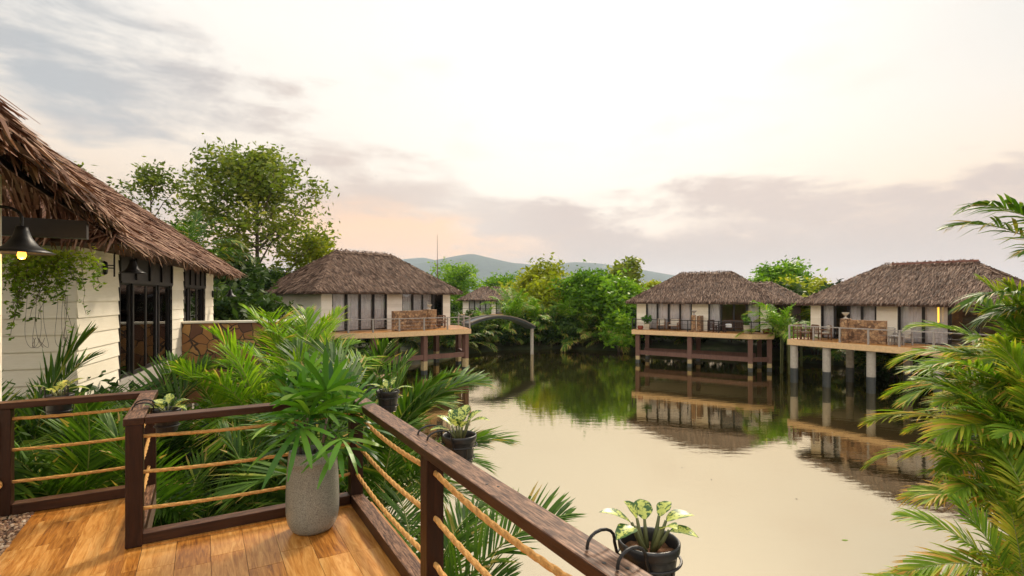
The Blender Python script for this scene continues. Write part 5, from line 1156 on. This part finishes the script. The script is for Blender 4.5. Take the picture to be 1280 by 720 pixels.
# --- lady palm in the grey pot
def lady_palm():
    X, Y = -0.142 * math.cos(0) , 0.0
    p = np.array([-1.456, 3.86]); 
    pot = empty('glazed_pot', 'tall rounded speckled grey glazed pot on the plank deck in the railing corner', 'plant pot', (p[0], p[1], DZ + 0.002), DROT)
    mb = MB(); prof = [(0.03, 0.0), (0.125, 0.0), (0.15, 0.018), (0.176, 0.06), (0.188, 0.12), (0.190, 0.20), (0.187, 0.30), (0.180, 0.40), (0.174, 0.445), (0.177, 0.45), (0.174, 0.456), (0.170, 0.50), (0.166, 0.515), (0.156, 0.52), (0.147, 0.512), (0.145, 0.46), (0.145, 0.42)]
    prof = [(r_ * 0.93, z_ * 1.13) for r_, z_ in prof]; mb.lathe(prof, n=48, sx=1.05, sy=0.95); mb.obj('pot', M['celadon'], pot, smooth=True)
    mb = MB(); a = np.arange(40) * 2 * math.pi / 40; mb.add(np.stack([0.134 * 1.05 * np.cos(a), 0.134 * .95 * np.sin(a), np.full(40, 0.485)], 1), np.arange(40)[None]); mb.obj('soil', M['soil'], pot)
    t = empty('lady_palm', 'glossy lady palm with finger-like leaf fans growing in the grey glazed pot', 'potted plant', (p[0], p[1], DZ + 0.46), 0)
    r = np.random.RandomState(21); fan_n = 0
    for i in range(7):
        a = i * 2.4; b = 0.035 + 0.05 * r.rand(); h = 0.15 + 0.30 * r.rand(); base = np.array([b * math.cos(a), b * math.sin(a), -0.02]); lean = np.array([math.cos(a), math.sin(a), 0]) * (0.04 + 0.13 * r.rand())
        top = base + lean + np.array([0, 0, h]); s = MB(); s.tube([base, base + lean * 0.3 + np.array([0, 0, h * .5]), top], [0.011, 0.009, 0.008], 7); s.obj('stem', M['bark'], t, smooth=True)
        for f in range(5):
            q = top - np.array([0, 0, h * 0.36 * f / 6]); az = f * 2.4 + i * 0.9 + r.rand() * .8; el_ = R(r.choice([68, 48, 26, 4, -14]) + r.randn() * 7)
            if f < 1: el_ = R(72)
            d = np.array([math.cos(az) * math.cos(el_), math.sin(az) * math.cos(el_), math.sin(el_)]); pet = 0.10 + 0.16 * r.rand(); c = q + d * pet + np.array([0, 0, 0.02])
            mbf = MB(); mbf.tube([q, q + d * pet * .5 + np.array([0, 0, .02]), c], [0.004, 0.0035, 0.003], 5, 0.4)
            sd_ = np.cross(d, (0, 0, 1)); sd_ /= max(np.linalg.norm(sd_), 1e-6); un = np.cross(sd_, d); m = r.randint(6, 9); L0 = 0.30 + 0.12 * r.rand()
            ph = np.linspace(-1.35, 1.35, m) + r.randn(m) * 0.08; k = np.linspace(0, 1, 6)
            for x in ph:
                dd = d * math.cos(x) + sd_ * math.sin(x) + un * (0.12 + 0.1 * r.randn()); dd /= np.linalg.norm(dd); L = L0 * (1 - 0.22 * abs(x)) * (0.85 + .3 * r.rand())
                P = c[None] + dd[None] * (L * k)[:, None]; P[:, 2] -= L * (0.16 + 0.26 * r.rand()) * k ** 2.2
                wv = np.cross(dd, un); wv /= np.linalg.norm(wv); wv = wv * math.cos(.25 * r.randn()) + un * math.sin(.25 * r.randn())
                wpf = np.interp(k, [0, .15, .55, .88, 1], [.30, .75, 1, .8, .25]) * (0.0155 + 0.006 * r.rand())
                mbf.strips(P[None], None, (wv[None] * wpf[:, None])[None], np.array([np.clip(0.42 + 0.22 * r.randn(), 0, 1)]))
            mbf.obj('leaf_fan', M['rhapis'], t)
lady_palm()

# --- pots with variegated plants hanging from the rails
def leaf_blade(mb, base, d, L, wid, r, droop=0.35, fold=0.25):
    d = np.array(d, float); d /= np.linalg.norm(d); sd_ = np.cross(d, (0, 0, 1)); sd_ /= max(np.linalg.norm(sd_), 1e-6); un = np.cross(sd_, d)
    n = 10; k = np.linspace(0, 1, n); P = base[None] + d[None] * (L * k)[:, None]; P[:, 2] -= L * droop * k ** 2
    T = np.gradient(P, axis=0); T /= np.linalg.norm(T, axis=1, keepdims=True); N = np.cross(sd_[None], T)
    wv = wid * np.interp(k, [0, 0.08, 0.3, 0.5, 0.75, 0.92, 1], [0.04, 0.40, 0.95, 1.0, 0.66, 0.22, 0.0]); V = []; E_ = []
    wav = 1 + 0.06 * np.sin(k * 14 + r.rand() * 6)
    for q, e in ((-1, 1), (-0.5, 0.42), (0, 0.12), (0.5, 0.42), (1, 1)):
        V.append(P + sd_[None] * (wv * q * wav)[:, None] + N * (np.abs(q) * wv * fold)[:, None]); E_.append(np.full(n, e) + 0.5 * np.maximum(k - .8, 0))
    V = np.concatenate(V); k2 = np.arange(n - 1); F = np.concatenate([np.stack([c * n + k2, c * n + k2 + 1, (c + 1) * n + k2 + 1, (c + 1) * n + k2], 1) for c in range(4)])
    mb.add(V, F, 0.5, 0, np.concatenate(E_))
def rail_pot(label, p, hook_dir, hook_z, hook_len, seed, dirs, sc=1.0, Lf=0.20, wf=0.052, st=0.16, cat='potted plant'):
    """p: centre of the rim"""
    t = empty('hanging_pot', label, cat, p, 0, 'black pots of variegated plants hung on the railing'); r = np.random.RandomState(seed)
    R0 = 0.104 * sc
    mb = MB(); mb.lathe([(0.005, -0.185 * sc), (R0 * 0.70, -0.185 * sc), (R0 * 0.74, -0.175 * sc), (R0 * 0.90, -0.035 * sc), (R0 * 0.93, -0.03 * sc), (R0 * 0.985, -0.022 * sc), (R0 * 1.0, -0.004), (R0, 0.004), (R0 * 0.96, 0.008), (R0 * 0.91, 0.002), (R0 * 0.88, -0.012), (R0 * 0.86, -0.05 * sc)], n=36)
    mb.obj('pot', M['pot_black'], t, smooth=True)
    mb = MB(); a = np.arange(30) * 2 * math.pi / 30; rg = 0.86 * R0
    V = [np.array([0, 0, -0.026 * sc])] + [np.array([rg * f * math.cos(x), rg * f * math.sin(x), -0.034 * sc + 0.006 * r.randn()]) for f in (0.5, 0.985) for x in a]
    k = np.arange(30); kn = (k + 1) % 30; mb.add(V, [np.stack([np.zeros(30, int), 1 + k, 1 + kn], 1), np.stack([1 + k, 31 + k, 31 + kn, 1 + kn], 1)]); mb.obj('soil', M['soil'], t)
    # wire ring and two hooks over the rail
    h = np.array([*hook_dir, 0.0]); h /= np.linalg.norm(h); sd_ = np.array([-h[1], h[0], 0]); Z = np.array([0, 0, 1.0]); mb = MB()
    aa = np.linspace(0, 2 * math.pi, 33); ring = np.stack([np.cos(aa), np.sin(aa), 0 * aa], 1)
    mb.tube(ring * R0 * 1.02 + Z * (-0.055 * sc), 0.0045, 6, caps=False)
    mb.tube(ring * R0 * 0.88 + Z * (-0.13 * sc), 0.004, 6, caps=False)
    for s in (-1, 1):
        b = sd_ * s * R0 * 0.72 + h * R0 * 0.72
        P = [sd_ * s * R0 * 0.72 - h * R0 * 0.2 + Z * (-0.13 * sc), b + Z * (-0.055 * sc), b + h * 0.012 + Z * (hook_z - 0.01)]
        for x in np.linspace(math.pi, 0, 9): P.append(b + h * (0.012 + hook_len / 2 + hook_len / 2 * math.cos(x)) + Z * (hook_z + 0.042 * math.sin(x)))
        P.append(b + h * (0.012 + hook_len) + Z * (hook_z - 0.008)); mb.tube(P, 0.0055, 6)
        q = -sd_ * 0 + sd_ * s * R0 * 1.02; mb.tube([q + Z * (-0.055 * sc), q * 0.86 + Z * (-0.13 * sc), q * 0.75 + Z * (-0.19 * sc), Z * (-0.195 * sc)], 0.004, 5)
    mb.obj('wire_holder', M['black'], t)
    lb = MB(); sb = MB()
    for (az, e, L) in dirs:
        e = R(e); az = R(az); d = np.array([math.cos(az) * math.cos(e), math.sin(az) * math.cos(e), math.sin(e)])
        b0 = np.array([0.016 * math.cos(az), 0.016 * math.sin(az), -0.03 * sc]); hs = st * sc * (0.55 + 0.5 * r.rand()); b1 = b0 + np.array([d[0] * 0.05, d[1] * 0.05, hs])
        sb.tube([b0, (b0 + b1) / 2 + d * 0.006, b1], [0.009 * sc, 0.007 * sc, 0.005 * sc], 7); leaf_blade(lb, b1 - np.array([0, 0, .004]), d, Lf * sc * L, wf * sc * (0.85 + 0.3 * r.rand()), r)
    sb.obj('stem', M['stem'], t, smooth=True); lb.obj('foliage', M['dieff'], t, smooth=True); return t
d1 = dk(0, 1)[:2]; d2 = dk(1, 0)[:2]; RZ = DZ + 0.88
hook_r = -d2
P1 = dk(1.285, 1.285); rail_pot('black pot with big speckled leaves hung on the right handrail low over the water', (0.452, 1.745, RZ + 0.012), hook_r, 0.0, 0.115, 41, [(178, 38, 1.15), (150, 62, 0.8), (95, 60, 0.85), (30, 52, 0.75), (8, 28, 0.95), (-20, 16, 0.8), (215, 8, 0.72), (-60, 40, 0.75)], 0.97, 0.125, 0.033, 0.12)
rail_pot('black pot with upright speckled leaves hung on the middle of the right handrail', (-0.318, 3.20, RZ - 0.02), hook_r, 0.022, 0.15, 42, [(160, 45, 0.9), (100, 72, 0.95), (70, 60, 0.9), (20, 50, 0.9), (-15, 30, 0.9), (-70, 50, 0.8), (200, 25, 0.8), (250, 55, 0.8), (130, 65, 0.9)], 1.0, 0.17, 0.042, 0.12)
rail_pot('black pot with yellow leaves half hidden by the lady palm at the railing corner', (-1.085, 4.62, RZ - 0.005), (-d2[0], -d2[1]), 0.01, 0.12, 43, [(170, 20, 1.0), (10, 24, 1.0), (60, 60, 0.8), (120, 62, 0.8), (-60, 40, 0.7), (-120, 35, 0.7)], 0.95, 0.19, 0.036, 0.07)
rail_pot('black pot with yellow green leaves hung beside the near corner post of the railing', (-2.60, 3.98, RZ - 0.03), (-d2[0], -d2[1]), 0.035, 0.13, 44, [(150, 35, 0.9), (110, 60, 0.8), (60, 48, 0.8), (10, 40, 0.8), (-20, 15, 0.85), (190, 12, 0.8), (-90, 50, 0.8), (230, 40, 0.8)], 0.9, 0.19, 0.045, 0.07)
rail_pot('black pot with yellow green leaves hung behind the left run of the railing', (-4.05, 4.72, RZ - 0.06), (-d1[0] * -1 * -1, -d1[1]), 0.06, 0.13, 45, [(160, 25, 0.9), (110, 55, 0.8), (50, 45, 0.9), (5, 20, 1.0), (-60, 45, 0.7), (230, 40, 0.8)], 1.05, 0.20, 0.045, 0.09)

# --- planters on the deck across the pond
def planter(house, s, tt, label, h=0.55, seed=1):
    p = house.matrix_basis @ Vector((s, tt, 0.013)); t = empty('planter', label, 'planter', p, house.rotation_euler[2]); r = np.random.RandomState(seed)
    mb = MB(); a, b = 0.17, 0.23; mb.add([(-a, -a, 0), (a, -a, 0), (a, a, 0), (-a, a, 0), (-b, -b, h), (b, -b, h), (b, b, h), (-b, b, h), (-b + .04, -b + .04, h), (b - .04, -b + .04, h), (b - .04, b - .04, h), (-b + .04, b - .04, h), (-b + .04, -b + .04, h - .06), (b - .04, -b + .04, h - .06), (b - .04, b - .04, h - .06), (-b + .04, b - .04, h - .06)],
        np.array([[0, 1, 5, 4], [1, 2, 6, 5], [2, 3, 7, 6], [3, 0, 4, 7], [4, 5, 9, 8], [5, 6, 10, 9], [6, 7, 11, 10], [7, 4, 8, 11], [8, 9, 13, 12], [9, 10, 14, 13], [10, 11, 15, 14], [11, 8, 12, 15], [12, 13, 14, 15]])); mb.obj('pot', M['planter'], t)
    cb = MB(); V, F = leaf_cloud(r.randn(26, 3) * np.array([.16, .16, .14]) + np.array([0, 0, h + .36]), r, 0.07, 9, 0.12); cb.add(V, F, np.clip(0.5 + .25 * r.randn(len(F)), 0, 1)); cb.obj('foliage', M['rhapis'], t)
    sb = MB()
    for i in range(5): sb.tube([(0.03 * i - .06, 0, h - .06), (0.06 * i - .12, 0.03, h + .4)], 0.012, 5)
    sb.obj('stem', M['stem'], t); return t
planter(houseB, sB(809, -0.9), -0.9, 'cream square planter with green plant near the left end of the deck across the pond', 0.5, 1)
planter(houseB, sB(933.5, -2.0), -2.0, 'cream square planter with green plant before the bench across the pond', 0.62, 2)
for k, (s, tt, lb) in enumerate(((sB(800.5, -0.9), -0.9, 'red clay pot at the left end of the deck across the pond'), (sB(957.5, -1.4), -1.4, 'red clay pot at the right end of the deck across the pond'))):
    mb = MB(); mb.lathe([(0.02, 0), (0.17, 0), (0.24, 0.12), (0.25, 0.22), (0.22, 0.30), (0.24, 0.33), (0.21, 0.33), (0.19, 0.26), (0.02, 0.24)], n=20); o = mb.obj('clay_pot', M['terra'], smooth=True); o.location = houseB.matrix_basis @ Vector((s, tt, 0.013)); tag(o, lb, 'pot', 'red clay pots')
# --- leaves floating on the pond
rl = np.random.RandomState(77)
for i, (u, v, lb) in enumerate(((1052, 675, 'pale green leaf floating at the lower right of the pond'), (997, 624, 'dark speck of leaf floating in the middle of the right half'), (853, 584, 'tiny dark leaf floating right of the speckled pot'), (713, 642, 'tiny dark leaf floating over the handrail'), (890, 600, 'tiny curled leaf floating above the lowest hanging pot'))):
    p = at(u, v, 0.004); mb = MB(); leaf_blade(mb, np.zeros(3), (math.cos(i * 2.0), math.sin(i * 2.0), 0.02), 0.16 if i == 0 else 0.07, 0.03 if i == 0 else 0.018, rl, 0.02, 0.06); o = mb.obj('floating_leaf', M['vine'] if i == 0 else M['bark']); o.location = (p[0], p[1], 0.006); tag(o, lb, 'leaf')
